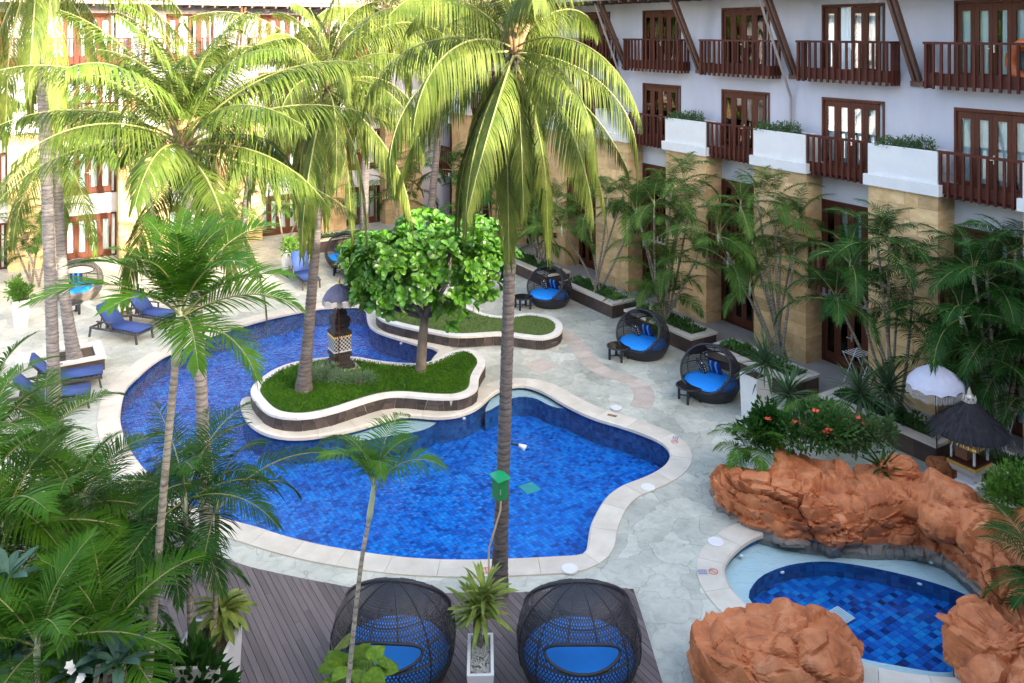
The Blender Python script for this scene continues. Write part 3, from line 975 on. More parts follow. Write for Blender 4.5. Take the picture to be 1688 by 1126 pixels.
        # top balcony
        def rail(nm, xs, y, zb0, zb1, zt, bz, floor, side):
            m = MB()
            m.box(-xs, xs, y, y + .06, zb0, zb1)
            if side:
                m.box(-xs, -xs + .06, y + .061, -.002, zb0, zb1); m.box(xs - .06, xs, y + .061, -.002, zb0, zb1)
            m.box(-xs + .061, xs - .061, y + .061, -.003, floor - .06, floor)
            key = nm + str(zb0) + str(xs)
            if key not in _unit:
                _unit[key] = m.mesh(nm, wood_red)
            o = put(nm, _unit[key], root, (cx, 0, 0))
            tr_ = MB(); tr_.box(-xs - .05, xs + .05, y - .05, y + .05, zt, zt + .07)
            if side:
                tr_.box(-xs - .05, -xs + .05, y + .051, -.002, zt, zt + .068); tr_.box(xs - .05, xs + .05, y + .051, -.002, zt, zt + .068)
            key2 = key + "r"
            if key2 not in _unit:
                _unit[key2] = tr_.mesh("top_rail", wood_red)
            put("top_rail", _unit[key2], o)
            nb = round(2 * xs / 0.232)
            spots = [(-xs + .035 + (2 * xs - .07) * q / nb, y - .03) for q in range(nb + 1)]
            if side:
                spots += [(s_ * (xs + .03), y + .12 + q * .16) for s_ in (-1, 1) for q in range(3)]
            if lead:
                for (px, py) in spots:
                    put("baluster", bal_u, o, (px + random.uniform(-.004, .004), py, (bz + zt) / 2), None, (.072, .052, zt - bz))
            else:
                jm = MB()
                for (px, py) in spots:
                    jm.box(px - .036, px + .036, py - .026, py + .026, bz, zt)
                if key + "j" not in _unit:
                    _unit[key + "j"] = jm.mesh("balusters", wood_red)
                tag(put("baluster_row", _unit[key + "j"], o), kind="stuff")
        rail("top_balcony", 1.67, -.58, 9.27, 9.62, 10.44, 9.17, 9.33, True)
        rail("railing", 1.13, -.74, 6.28, 6.60, 7.40, 6.17, 6.24, False)
        if full_l1:
            rail("lower_railing", 1.13, -.66, 2.62, 2.98, 4.02, 2.46, 3.04, False)
        # pier and planter box to the right of this bay
        p0, p1 = cx + HW, cx + bayw - HW
        pm_ = MB(); pm_.box(p0 + .03, p1 - .03, -.77, -.003, 0, 6.19)
        pier = pm_.build("pier", sand_core, root)
        rows = 15
        rh = 6.18 / rows
        jn = MB()
        for r_ in range(rows):
            ncol = random.choice((3, 3, 4))
            cuts = [p0] + sorted(p0 + (p1 - p0) * (q + random.uniform(-.22, .22)) / ncol for q in range(1, ncol)) + [p1]
            for q in range(ncol):
                a, b = cuts[q] + .004, cuts[q + 1] - .004
                pr = random.uniform(0, .014)
                full = q in (0, ncol - 1)
                aa = a - (random.uniform(0, .01) if q == 0 else 0)
                bb = b + (random.uniform(0, .01) if q == ncol - 1 else 0)
                args = (aa, bb, -.80 - pr, -.005 if full else -.72, r_ * rh + .004, (r_ + 1) * rh - .004)
                if k in near[:5]:
                    block("stone_block", sand, *args, pier)
                else:
                    jn.box(*args)
        if jn.v:
            tag(jn.build("stone_facing", sand, pier), kind="stuff")
        led = MB()
        led.box(p0 - .10, p1 + .10, -.93, -.004, 6.195, 6.52)
        led.box(p0, p1, -.83, -.20, 6.521, 7.36)
        led.box(p0, p1, -.83, -.77, 7.361, 7.44); led.box(p0, p1, -.26, -.20, 7.361, 7.44)
        led.box(p0, p0 + .06, -.769, -.261, 7.361, 7.44); led.box(p1 - .06, p1, -.769, -.261, 7.361, 7.44)
        pl = led.build("planter_box", white_paint, root)
        so = MB(); so.box(p0 + .061, p1 - .061, -.768, -.262, 7.362, 7.40)
        so.build("soil", soil_m, pl)
        # paired roof struts over each pier
        xm = (p0 + p1) / 2
        for s_ in (-.085, .085):
            m = MB(); m.bar((xm + s_, -.02, 9.28), (xm + s_, -1.5, 12.15), .10, .13)
            m.build("roof_strut", wood_strut, root)
        m = MB(); m.box(xm - .2, xm + .2, -.10, -.002, 9.18, 9.34)
        m.build("strut_bracket", wood_strut, root)
        if k % 2 == 1:
            m = MB()
            m.tube([(xm - .26, -1.55, 12.1), (xm - .10, -.10, 8.55), (xm - .10, -.10, 8.4), (xm - .10, -.10, 7.3)], .045, 8)
            m.build("downpipe", pipe_m, root)
    return root

def shrub_mesh(key, L, Wd, H, n, m, size, asp=0.5):
    if key in _unit:
        return _unit[key]
    pts, dirs = [], []
    rg = random.Random(len(key) * 7 + n)
    bumps = [(rg.uniform(-L / 2, L / 2), rg.uniform(-Wd / 2, Wd / 2), rg.uniform(.5, 1)) for _ in range(7)]
    for _ in range(n):
        b = rg.choice(bumps)
        d = Vector((rg.gauss(0, 1), rg.gauss(0, 1), abs(rg.gauss(0, .9)) + .1)).normalized()
        r = rg.random() ** .4
        p = Vector((b[0] + d.x * r * L * .22, b[1] + d.y * r * Wd * .42, d.z * r * H * b[2]))
        pts.append(p); dirs.append(d)
    _unit[key] = leaf_cloud(pts, dirs, size, asp, .5, rg).mesh(key, m, fix=False)
    return _unit[key]

right_bays = [-6, -5, -4, -3, -2, -1, 0, 1]
RIGHT = wing("hotel_wing", "white hotel wing on the right with brown balconies over golden stone piers", WU(23.4, -17.3), math.atan2(T.y, T.x),
             right_bays, 4.5, -27.7, 22.0, [1, 0, -1, -2, -3])
back_bays = [-2, -1, 0, 1, 2]
BACK = wing("hotel_wing", "sunlit white hotel wing with brown balconies behind the coconut palms at the back", WU(8.7, -45.0), math.atan2(E.y, E.x),
            back_bays, 4.55, -34, 14.65, [-2, -1, 0, 1, 2], full_l1=False)
# the near wing the photograph was taken from: only its front and roof, they shade the court
nr = thing("hotel_wing", "white hotel wing on the near side of the court behind the viewer", "hotel wing", WU(0, 1.9), math.atan2(-E.y, -E.x), "hotel wings around the pool court")
m = MB(); m.box(-36, 40, 0.02, 9, 0, 12.7); m.build("wall", stucco, nr)
m = MB()
m.add([(-36, -1.5, 12.4), (40, -1.5, 12.4), (40, 5, 15.6), (-36, 5, 15.6), (-36, -1.5, 12.55), (40, -1.5, 12.55), (40, 5, 15.75), (-36, 5, 15.75), (40, 12, 12.4), (-36, 12, 12.4)],
      [(0, 3, 2, 1), (0, 1, 5, 4), (4, 5, 6, 7), (3, 7, 4, 0), (1, 2, 6, 5), (7, 6, 8, 9)])
m.build("roof", tile_roof, nr)
for i in range(-4, 8):
    for z in (.2, 3.2, 6.3, 9.4):
        mm = MB(); mm.box(i * 4.5 - 1.1, i * 4.5 + 1.1, -.02, .015, z, z + 2.2)
        mm.build("french_door", room_m, nr)

# shrubs growing in the planter boxes of the right wing (and two of the back wing)
for k, lab in {0: "long green shrub in the white planter box by the right hand downpipe", -1: "long green shrub in the middle white planter box of the right wing",
               -2: "short green shrub in the white planter box beside the big palm frond"}.items():
    base = WU(23.4, -17.3) + T * (k * 4.5 + 2.25) - E * .52
    s = thing("balcony_shrub", lab, "shrub", flat(base, 7.38), math.atan2(T.y, T.x), "shrubs in the balcony planters")
    put("foliage", shrub_mesh("balcony_foliage", 1.5, .55, .45, 900, lf_shrub, .085), s, (-.2 if k else 0, 0, 0))
    mm = MB()
    for i in range(4):
        mm.tube([(-.6 + i * .4, 0, -.02), (-.6 + i * .4 + .05, .03, .2)], .012, 5)
    mm.build("stem", trunk_tree, s)
# terrace strip in front of the right wing doors
m = MB()
a, b, c_, d = WU(21.1, -45, .004), WU(23.4, -45, .004), WU(23.4, 4, .004), WU(21.1, 4, .004)
m.add([a, b, c_, d], [(0, 1, 2, 3)])
o = m.build("terrace_paving", terrace_m, fix=False)
if o.data.polygons[0].normal.z < 0: o.data.flip_normals()
tag(o, "grey tiled strip of terrace along the right wing doors", kind="structure")

# ------------------------------------------------------------------ raised beds
def wall_pieces(loop, parent, z0, z1, m, piece, closed=True, thick=.03, name="wall_stone", vis=None):
    """random-shaped stones standing proud of the mortar along a curved wall"""
    n = len(loop)
    nn = normals2(loop)
    L = [0]
    for i in range(n):
        L.append(L[-1] + (loop[(i + 1) % n] - loop[i]).length)
    def at(t, off):
        t = t % L[-1]
        i = 0
        lo, hi = 0, n - 1
        while lo < hi:
            mid = (lo + hi + 1) // 2
            if L[mid] <= t: lo = mid
            else: hi = mid - 1
        i = lo
        f = (t - L[i]) / max(1e-6, L[i + 1] - L[i])
        p = loop[i].lerp(loop[(i + 1) % n], f)
        q = nn[i].lerp(nn[(i + 1) % n], f).normalized()
        return p + q * off
    cnt = round(L[-1] / piece)
    j = L[-1] / cnt
    tops = [random.uniform(-.3, .3) * j for _ in range(cnt)]
    bots = [random.uniform(-.3, .3) * j for _ in range(cnt)]
    g = .008
    for i in range(cnt):
        b0, b1 = i * j + bots[i] + g, (i + 1) * j + bots[(i + 1) % cnt] - g
        t0, t1 = i * j + tops[i] + g, (i + 1) * j + tops[(i + 1) % cnt] - g
        if vis and not vis(at((b0 + b1) / 2, 0)):
            continue
        if random.random() < .35:
            zm = z0 + (z1 - z0) * random.uniform(.35, .65)
            m0 = (b0 + t0) / 2; m1 = (b1 + t1) / 2
            quads = [(b0, b1, m1, m0, z0, zm - g), (m0, m1, t1, t0, zm + g, z1)]
        else:
            quads = [(b0, b1, t1, t0, z0, z1)]
        for (q0, q1, q2, q3, za, zb) in quads:
            th = thick * random.uniform(.6, 1.2)
            vs = []
            for off in (-.02, th):
                for (t, z) in ((q0, za), (q1, za), (q2, zb), (q3, zb)):
                    p = at(t, off)
                    vs.append((p.x, p.y, z))
            mb = MB(); mb.add(vs, [(4, 5, 6, 7), (0, 1, 5, 4), (1, 2, 6, 5), (2, 3, 7, 6), (3, 0, 4, 7)])
            mb.build(name, m, parent, fix=False)

def cap_stones(loop, parent, z0, z1, width, m, over=.04, piece=.7, name="cap_stone"):
    n = len(loop)
    out, inn = offset2(loop, over, 1), offset2(loop, over - width, 2)
    step = max(2, round(piece / (loop[1] - loop[0]).length))
    i = 0
    while i < n:
        j = min(i + step, n)
        if n - j < 2: j = n
        ids = [k % n for k in range(i, j + 1)]
        vs = []
        for q, k in enumerate(ids):
            a, b = out[k], inn[k]
            if q in (0, len(ids) - 1):
                t = (loop[ids[1]] - loop[ids[0]]).normalized() * .003 if q == 0 else (loop[ids[-2]] - loop[ids[-1]]).normalized() * .003
                a, b = a + t, b + t
            e = (a - b).normalized() * .015
            vs += [(a.x, a.y, z0), (a.x, a.y, z1 - .015), (a.x - e.x, a.y - e.y, z1), (b.x, b.y, z1), (b.x, b.y, z0)]
        fs = []
        for q in range(len(ids) - 1):
            fs += [(q * 5 + r_, q * 5 + (r_ + 1) % 5, (q + 1) * 5 + (r_ + 1) % 5, (q + 1) * 5 + r_) for r_ in range(5)]
        e = (len(ids) - 1) * 5
        fs += [(0, 1, 2, 3, 4), (e + 4, e + 3, e + 2, e + 1, e)]
        mb = MB(); mb.add(vs, fs)
        mb.build(name, m, parent)
        i = j

def curved_bed(loop, label, soil, soil_z, vis):
    t = thing("raised_bed", label, "raised bed", (0, 0, 0))
    core = MB()
    core.prism(loop, 0.0, .335, top=False)
    core.build("wall_core", mortar_m, t, fix=False)
    wall_pieces(loop, t, .03, .325, lava, .30, vis=vis)
    cap_stones(loop, t, .336, .42, .26, cap_white)
    s = MB(); s.prism(offset2(loop, -.18, 2), soil_z, soil_z, sides=False)
    s.build("planting_surface", soil, t, fix=False)
    return t
def facing(loop):
    nn = normals2(loop)
    def f(p):
        i = min(range(len(loop)), key=lambda k: (loop[k] - p).length)
        return nn[i].y < .45
    return f
curved_bed(ISLAND, "long curving lawn bed with white cap standing in the pool", cover_base, .40, facing(ISLAND))
curved_bed(UPPER, "wavy turf bed with white cap behind the big leaf tree", turf_base, .415, facing(UPPER))

def straight_bed(label, w0, w1, u0, u1, h, m_cap, front, axis_u=True, group=None):
    """a box bed: dark stone slabs, pale cap stones, soil"""
    c0, c1, c2, c3 = WU(w0, u0), WU(w0, u1), WU(w1, u1), WU(w1, u0)
    t = thing("stone_bed", label, "planting bed", WU((w0 + w1) / 2, (u0 + u1) / 2), math.atan2(T.y, T.x), group)
    lx, ly = abs(u1 - u0) / 2, abs(w1 - w0) / 2      # local x along T, local y towards E
    core = MB(); core.box(-lx + .03, lx - .03, -ly + .03, ly - .03, 0, h - .08)
    core.build("bed_core", mortar_m, t)
    ns = max(2, round(2 * lx / .58)); ne = max(1, round(2 * ly / .58))
    hh = h - .085
    for i in range(ns):
        a, b = -lx + 2 * lx * i / ns, -lx + 2 * lx * (i + 1) / ns
        for s_ in (-1, 1):
            d = random.uniform(0, .008)
            y0, y1 = (-ly - d, -ly + .029) if s_ < 0 else (ly - .029, ly + d)
            block("stone_slab", lava_brown, a + .003, b - .003, y0, y1, .002, hh, t)
    for i in range(ne):
        a, b = -ly + .03 + (2 * ly - .06) * i / ne, -ly + .03 + (2 * ly - .06) * (i + 1) / ne
        for s_ in (-1, 1):
            d = random.uniform(0, .008)
            x0_, x1_ = (-lx - d, -lx + .029) if s_ < 0 else (lx - .029, lx + d)
            block("stone_slab", lava_brown, x0_, x1_, a + .003, b - .003, .002, hh, t)
    cw = .26
    nc = max(2, round(2 * lx / .9))
    for i in range(nc):
        a, b = -lx - .04 + (2 * lx + .08) * i / nc, -lx - .04 + (2 * lx + .08) * (i + 1) / nc
        block("cap_stone", m_cap, a + .002, b - .002, -ly - .04, -ly + cw, h - .08, h, t)
        block("cap_stone", m_cap, a + .002, b - .002, ly - cw, ly + .04, h - .08, h, t)
    for s_ in (-1, 1):
        x0_, x1_ = (-lx - .04, -lx + cw) if s_ < 0 else (lx - cw, lx + .04)
        block("cap_stone", m_cap, x0_, x1_, -ly + cw + .002, ly - cw - .002, h - .08, h - .001, t)
    so = MB(); so.box(-lx + cw, lx - cw, -ly + cw, ly - cw, h - .14, h - .05)
    so.build("soil", soil_m, t)
    return t, lx - cw, ly - cw

def ground_cover(name, label, origin, rz, lx, ly, z, n, m, size, hgt=.16, zone=None):
    pts, dirs = [], []
    rg = random.Random(n + int(size * 1000))
    bump = [(rg.uniform(-lx, lx), rg.uniform(-ly, ly), rg.uniform(.4, 1.3)) for _ in range(max(4, int(lx * ly * 10)))]
    while len(pts) < n:
        x, y = rg.uniform(-lx, lx), rg.uniform(-ly, ly)
        h = max((b[2] * math.exp(-((x - b[0]) ** 2 + (y - b[1]) ** 2) / .06) for b in bump), default=.4)
        pts.append((x, y, rg.random() ** .6 * hgt * (.35 + h)))
        dirs.append((rg.gauss(0, .6), rg.gauss(0, .6), .8))
    o = leaf_cloud(pts, dirs, size, .5, .35, rg).build(name, m, None, origin, fix=False)
    o.rotation_euler = (0, 0, rz)
    return tag(o, label, kind="stuff")

BEDS = [(-8.4, "dark stone bed with pale cap at the right edge beyond the thatched shrine"), (-12.4, "long dark stone bed with pale cap beside the white parasol"),
        (-16.8, "dark stone bed with pale cap half hidden by spiky plants on the rock"), (-21.0, "dark stone bed with pale cap behind the middle wicker daybeds"),
        (-25.2, "dark stone bed with pale cap and dark palms right of the far right daybed"), (-29.6, "dark stone bed with pale cap behind the far right daybed"),
        (-34.0, "dark stone bed with pale cap under the carved statue")]
for u1, lab in BEDS:
    t, lx, ly = straight_bed(lab, 20.0, 21.15, u1 - 3.45, u1, .56, cream_cap, None, group="stone beds along the right wing")
    ground_cover("bed_cover", "low leafy ground cover filling the bed: " + lab.split(" ", 4)[-1], flat(t.location, .50), t.rotation_euler.z, lx, ly, 0, 1300, lf_bed, .11, .26)
t, lx, ly = straight_bed("dark stone bed with pale cap against the back wing behind the far daybed", 12.4, 16.6, -41.4, -40.2, .62, cream_cap, None)
ground_cover("bed_cover", "low leafy ground cover in the bed against the back wing", flat(t.location, .55), t.rotation_euler.z, lx, ly, 0, 900, lf_bed, .11)

# lawn of small leaves on the island, turf blades on the upper bed
def scatter_loop(loop, n, z, inset, size, hgt, m, name, label, asp=.5, keep=None, up=.8):
    lp = offset2(loop, -inset, 2)
    x0, x1 = min(p.x for p in lp), max(p.x for p in lp)
    y0, y1 = min(p.y for p in lp), max(p.y for p in lp)
    rg = random.Random(n)
    pts, dirs = [], []
    while len(pts) < n:
        p = (rg.uniform(x0, x1), rg.uniform(y0, y1))
        if inside(p, lp) and (keep is None or keep(p)):
            pts.append((p[0], p[1], z + rg.random() * hgt * (1 + .6 * noise.noise((p[0] * 1.6, p[1] * 1.6, 0)))))
            dirs.append((rg.gauss(0, .6), rg.gauss(0, .6), up))
    o = leaf_cloud(pts, dirs, size, asp, .3, rg).build(name, m, None, None, fix=False)
    return tag(o, label, kind="stuff")
scatter_loop(ISLAND, 26000, .40, .25, .050, .085, lf_cover, "lawn", "dense bright green leafy ground cover on the island bed", .55)
scatter_loop(UPPER, 12000, .41, .20, .05, .02, lf_turf, "turf", "short green turf on the upper bed", .2, up=1.6)

# ------------------------------------------------------------------ palms
_fr = {}
def frond_mesh(kind, pitch, var):
    key = (kind, pitch, var)
    if key in _fr:
        return _fr[key]
    rg = random.Random(sum(map(ord, kind)) * 131 + pitch * 17 + var * 7 + 5)
    P = dict(
        coco=dict(L=4.7, droop=92, n=92, ll=1.0, lw=.033, g=.80, vee=-.15, bare=.15, m=lf_coco, rr=.035),
        cocoy=dict(L=4.1, droop=62, n=84, ll=.92, lw=.032, g=.45, vee=.10, bare=.15, m=lf_coco2, rr=.034),
        areca=dict(L=1.75, droop=72, n=40, ll=.48, lw=.024, g=.30, vee=.55, bare=.22, m=lf_areca, rr=.014),
        deep=dict(L=2.1, droop=74, n=44, ll=.56, lw=.026, g=.24, vee=.45, bare=.20, m=lf_deep, rr=.018),
        fox=dict(L=2.2, droop=60, n=44, ll=.68, lw=.034, g=.12, vee=.35, bare=.15, m=lf_fox, rr=.022),
        dead=dict(L=3.2, droop=60, n=50, ll=.7, lw=.03, g=1.2, vee=-.4, bare=.2, m=lf_dead, rr=.03),
        small=dict(L=1.25, droop=85, n=40, ll=.38, lw=.019, g=.25, vee=.45, bare=.18, m=lf_fox, rr=.011),
    )[kind]
    L, n = P['L'] * rg.uniform(.92, 1.08), P['n']
    K = 26
    a = R(pitch)
    pts = [Vector((0, 0, 0))]
    sway = rg.uniform(-.35, .35)
    lat = 0
    dr = R(P['droop'] * rg.uniform(.8, 1.2)) * (1.0 if pitch > -10 else .55)
    for i in range(K):
        t = (i + 1) / K
        ang = a - dr * t ** 1.35
        ang = max(ang, R(-88))
        lat = sway * t * t
        d = Vector((math.cos(ang) * math.cos(lat), math.cos(ang) * math.sin(lat), math.sin(ang)))
        pts.append(pts[-1] + d * (L / K))
    mb = MB()
    mb.tube(pts, [P['rr'] * (1 - .85 * i / K) for i in range(K + 1)], 5, mi=1)
    roll = rg.uniform(-.25, .25)
    for i in range(n):
        t = P['bare'] + (1 - P['bare']) * (i + .5) / n
        f = t * K
        k = min(int(f), K - 1)
        p0 = pts[k].lerp(pts[k + 1], f - k)
        Tn = (pts[k + 1] - pts[k]).normalized()
        side0 = Tn.cross(Vector((0, 0, 1)))
        if side0.length < .1:
            side0 = Vector((0, 1, 0))
        side0.normalize()
        q = Matrix.Rotation(roll + .5 * sway * t, 3, Tn)
        side0 = q @ side0
        up = side0.cross(Tn)
        u = (t - P['bare']) / (1 - P['bare'])
        ln = P['ll'] * (.55 + .55 * math.sin(math.pi * min(1, u * .9 + .18))) * (1 - .35 * u ** 4)
        fwd = R(72 - 42 * u + rg.uniform(-3.5, 3.5))
        for s_ in (-1, 1):
            if rg.random() < .03:
                continue
            vv = P['vee'] + rg.uniform(-.07, .07)
            d = (Tn * math.cos(fwd) + (side0 * s_ * math.cos(vv) + up * math.sin(vv)) * math.sin(fwd)).normalized()
            wv = (Tn - d * Tn.dot(d)).normalized()
            wv = (wv + up * rg.uniform(-.35, .35)).normalized()
            p = p0 + Vector((0, 0, rg.uniform(-.004, .004)))
            l = ln * rg.uniform(.85, 1.1)
            vs = []
            g = P['g'] * rg.uniform(.82, 1.22)
            for j, (tt, wf) in enumerate(((0, .55), (.3, 1.0), (.65, .8), (1.0, 0))):
                if j:
                    d = (d + Vector((0, 0, -g * (.55 + .35 * j)))).normalized()
                    p = p + d * (l * (tt - (0, .3, .65)[j - 1] if j else 0))
                w = P['lw'] * wf * .5
                if wf:
                    vs += [p + wv * w, p - wv * w]
                else:
                    vs.append(p)
            mb.add(vs, [(0, 1, 3, 2), (2, 3, 5, 4), (4, 5, 6)])
    _fr[key] = mb.mesh(f"frond_{kind}_{pitch}_{var}", [P['m'], rachis_m], fix=False)
    return _fr[key]

def crown(parent, hub, kind, count, rg, pitches, scale=1.0, start=None, skip=None):
    """fronds spiralling round the hub, the youngest upright, the oldest hanging"""
    a = rg.uniform(0, 6.28) if start is None else start
    for i in range(count):
        t = i / max(1, count - 1)
        k = min(int(t * len(pitches)), len(pitches) - 1)
        p = pitches[k]
        a += 2.39996 + rg.uniform(-.2, .2)
        if skip and skip(a % 6.2832, p):
            continue
        s = scale * rg.uniform(.88, 1.1) * (.78 if p > 70 else 1)
        o = put("frond", frond_mesh(kind, p, rg.randrange(3)), parent, hub + Vector((0, 0, -.02 * i * scale * .6)), (rg.uniform(-.06, .06), rg.uniform(-.06, .06), a), (s, s, s))

def trunk_mesh(pts, r0, r1, flare=1.5, ring=.11, n=14, m=None, rough=.05, seed=1):
    rg = random.Random(seed)
    P = resample(catmull(pts, 10, False), ring / 2, False)
    rad = []
    for i, p in enumerate(P):
        t = i / (len(P) - 1)
        r = r0 + (r1 - r0) * t
        r *= 1 + (flare - 1) * math.exp(-t * 16)
        r *= 1 + (rough if i % 2 else -rough * .4) * rg.uniform(.3, 1.3) + rg.uniform(-.02, .02)
        rad.append(r)
    mb = MB(); mb.tube(P, rad, n)
    return mb.mesh("trunk", m or trunk_coco, smooth=True, fix=False)

def coconut(label, base, hub, mid=None, r0=.17, r1=.11, kind="coco", count=24, seed=1, pitches=(78, 55, 35, 12, -12, -35, -58), scale=1.0, flare=1.5, extra=(), skip=None, bark_m=None):
    rg = random.Random(seed)
    t = thing("coconut_palm", label, "palm tree", base, 0, "coconut palms in the court")
    hub = hub - base
    pts = [Vector((0, 0, -.05)), (mid - base) if mid is not None else hub * .5 + Vector((rg.uniform(-.1, .1), rg.uniform(-.1, .1), 0)), hub]
    put("trunk", trunk_mesh(pts, r0, r1, flare, m=bark_m, seed=seed, rough=.07), t)
    mb = MB()
    for i in range(9):
        a = i * 2.4
        d = Vector((math.cos(a), math.sin(a), 0))
        mb.tube([hub + Vector((0, 0, -.25)) + d * r1 * .8, hub + Vector((0, 0, .05)) + d * r1 * 1.6, hub + Vector((0, 0, .3)) + d * .3], [.06, .07, .03], 6)
    mb.lathe([(r1 * .9, -.3), (r1 * 1.5, -.05), (r1 * 1.3, .2), (.02, .5)], 10)
    o = mb.build("leaf_base", husk_m, t, (0, 0, 0), smooth=True, fix=False)
    # the lathe sits at the hub
    for v in o.data.vertices[-40:]:
        v.co += hub
    crown(t, hub, kind, count, rg, pitches, scale, skip=skip)
    for (az, p, s) in extra:
        put("dead_frond", frond_mesh("dead", p, rg.randrange(2)), t, hub + Vector((0, 0, -.15)), (0, 0, R(az)), (s, s, s))
    return t

def hub_at(px, py, base):
    """a place as far away as the trunk's foot, at the height where the photograph shows (px, py)"""
    s = F / base.y
    return Vector(((px - CX) / s, base.y, HC - (py - HY) / s))

B1 = G(822, 985)
coconut("tallest coconut palm with straight dark trunk carrying a green box", B1, hub_at(848, 66, B1), hub_at(839, 480, B1), .135, .090, "coco", 40, 11,
        (80, 62, 42, 20, 0, -25, -45, -62), .80, extra=((200, -75, .8), (330, -80, .7)), skip=lambda a, p: 10 < p < 50 and (a < .6 or a > 5.7))
b2 = G(500, 645, .42)
coconut("coconut palm with a leaning trunk rooted in the island lawn", b2, hub_at(541, 130, b2) + Vector((0, -.2, 0)), hub_at(522, 380, b2), .165, .095, "coco", 38, 23,
        (82, 64, 44, 20, -8, -35, -60), .92, flare=1.7, extra=((120, -78, .8),))
b3 = G(92, 712)
coconut("tall coconut palm at the left edge with its crown above the frame", b3, hub_at(62, -75, b3), hub_at(78, 330, b3), .155, .13, "coco", 20, 31,
        (70, 40, 10, -15, -40, -60), 0.95, bark_m=trunk_pale)
b4 = G(125, 603, .35)
coconut("short coconut palm growing from the square white box on the left deck", b4, hub_at(92, 222, b4), hub_at(104, 460, b4), .18, .11, "cocoy", 20, 43,
        (80, 60, 40, 15, -15, -45), 0.85, flare=1.7, bark_m=trunk_pale)
b5 = G(343, 962)
coconut("broad bright green coconut palm at left centre with arching fronds", b5, hub_at(303, 218, b5), hub_at(330, 610, b5), .125, .10, "cocoy", 40, 58,
        (86, 78, 66, 52, 35, 12, -12, -45), 0.92, bark_m=trunk_pale, skip=lambda a, p: p < 0 and 2.6 < a < 5.0)
b6 = G(601, 452, .5)
coconut("coconut palm with a dark trunk rising from the stone box at the back", b6, hub_at(640, 20, b6), hub_at(604, 250, b6), .20, .14, "coco", 22, 66,
        (75, 50, 25, 0, -25, -50), 1.0)
b7 = G(700, 440, .0)
coconut("coconut palm behind the big leaf tree with its crown at the top edge", b7, hub_at(738, 25, b7), None, .18, .13, "coco", 20, 74, (70, 45, 20, -10, -35, -55), 0.95)
b8 = G(268, 452)
coconut("distant coconut palm against the sunlit back wing", b8, hub_at(215, 175, b8), None, .18, .13, "cocoy", 18, 83, (75, 50, 20, -10, -40), 0.85)
b9 = G(395, 440)
coconut("distant coconut palm between the back wing and the leaning palm", b9, hub_at(425, 215, b9), None, .18, .13, "coco", 18, 91, (75, 50, 20, -15, -45), 0.85)

# slender palms with green crown shafts
def shaft_palm(name, label, base, hub, mid, r0, r1, kind, count, seed, pitches, scale, shaft=.75, group=None, start=None, skip=None):
    rg = random.Random(seed)
    t = thing(name, label, "palm tree", base, 0, group)
    h = hub - base
    mid = mid - base
    low = h + (mid - h).normalized() * shaft * 1.02
    put("trunk", trunk_mesh([Vector((0, 0, -.05)), mid, low], r0, r1, 1.5, .10, 12, trunk_areca, .07, seed), t)
    mb = MB(); mb.tube([low, low.lerp(h, .25), low.lerp(h, .7), h + Vector((0, 0, .1))], [r1 * 1.15, r1 * 1.5, r1 * 1.25, r1 * .55], 12)
    mb.build("crown_shaft", shaft_m, t, smooth=True, fix=False)
    crown(t, h, kind, count, rg, pitches, scale, start, skip)
    return t
def at_depth(px, py, d):
    s = F / d
    return Vector(((px - CX) / s, d, HC - (py - HY) / s))
def ground_at(px_at_hub, hub, lean):
    return Vector((hub.x + lean, hub.y, 0))
h = at_depth(298, 505, 11.8)
shaft_palm("slender_palm", "slender palm with a pale ringed trunk crossing the left of the pool", flat(at_depth(226, 1300, 11.8)), h, at_depth(268, 830, 11.8), .060, .048, "fox", 24, 5,
           (86, 76, 62, 46, 26, 8), .82, .8, skip=lambda a, p: p < 40 and 2.3 < a < 4.5)
h = at_depth(617, 800, 10.6)
shaft_palm("young_palm", "thin young palm with few ragged leaves in front of the left daybed", flat(at_depth(540, 1330, 10.6)), h, at_depth(588, 990, 10.6), .034, .026, "small", 8, 8,
           (86, 78, 70, 62), .98, .45)

def areca(label, base, stems, seed, kind="areca", scale=1.0, nfr=7, group="clumped palms", spread=.35, rs=.042, name="areca_palm", pitches=(84, 66, 48, 28, 8)):
    """a clump: several ringed stems, each with its own crown of fronds"""
    rg = random.Random(seed)
    t = thing(name, label, "palm clump", base, 0, group)
    for (dx, dy, h) in stems:
        foot = Vector((rg.uniform(-spread, spread) * .5, rg.uniform(-spread, spread) * .5, -.05))
        hub = Vector((dx, dy, h))
        if h > .5:
            P = resample(catmull([foot, foot.lerp(hub, .5) + Vector((rg.uniform(-.08, .08), rg.uniform(-.08, .08), 0)), hub], 6, False), .10, False)
            mb = MB()
            mb.tube(P, [rs * (1.1 - .35 * i / len(P)) * (1.07 if i % 2 else .97) for i in range(len(P))], 8)
            mb.build("stem", trunk_areca, t, smooth=True, fix=False)
            mb = MB()
            mb.tube([hub + Vector((0, 0, -.32)), hub + Vector((0, 0, -.1)), hub + Vector((0, 0, .12))], [rs * .8, rs * 1.0, rs * .4], 8)
            mb.build("crown_shaft", shaft_m, t, smooth=True, fix=False)
        crown(t, hub, kind, nfr, rg, pitches, scale * rg.uniform(.9, 1.1))
    return t

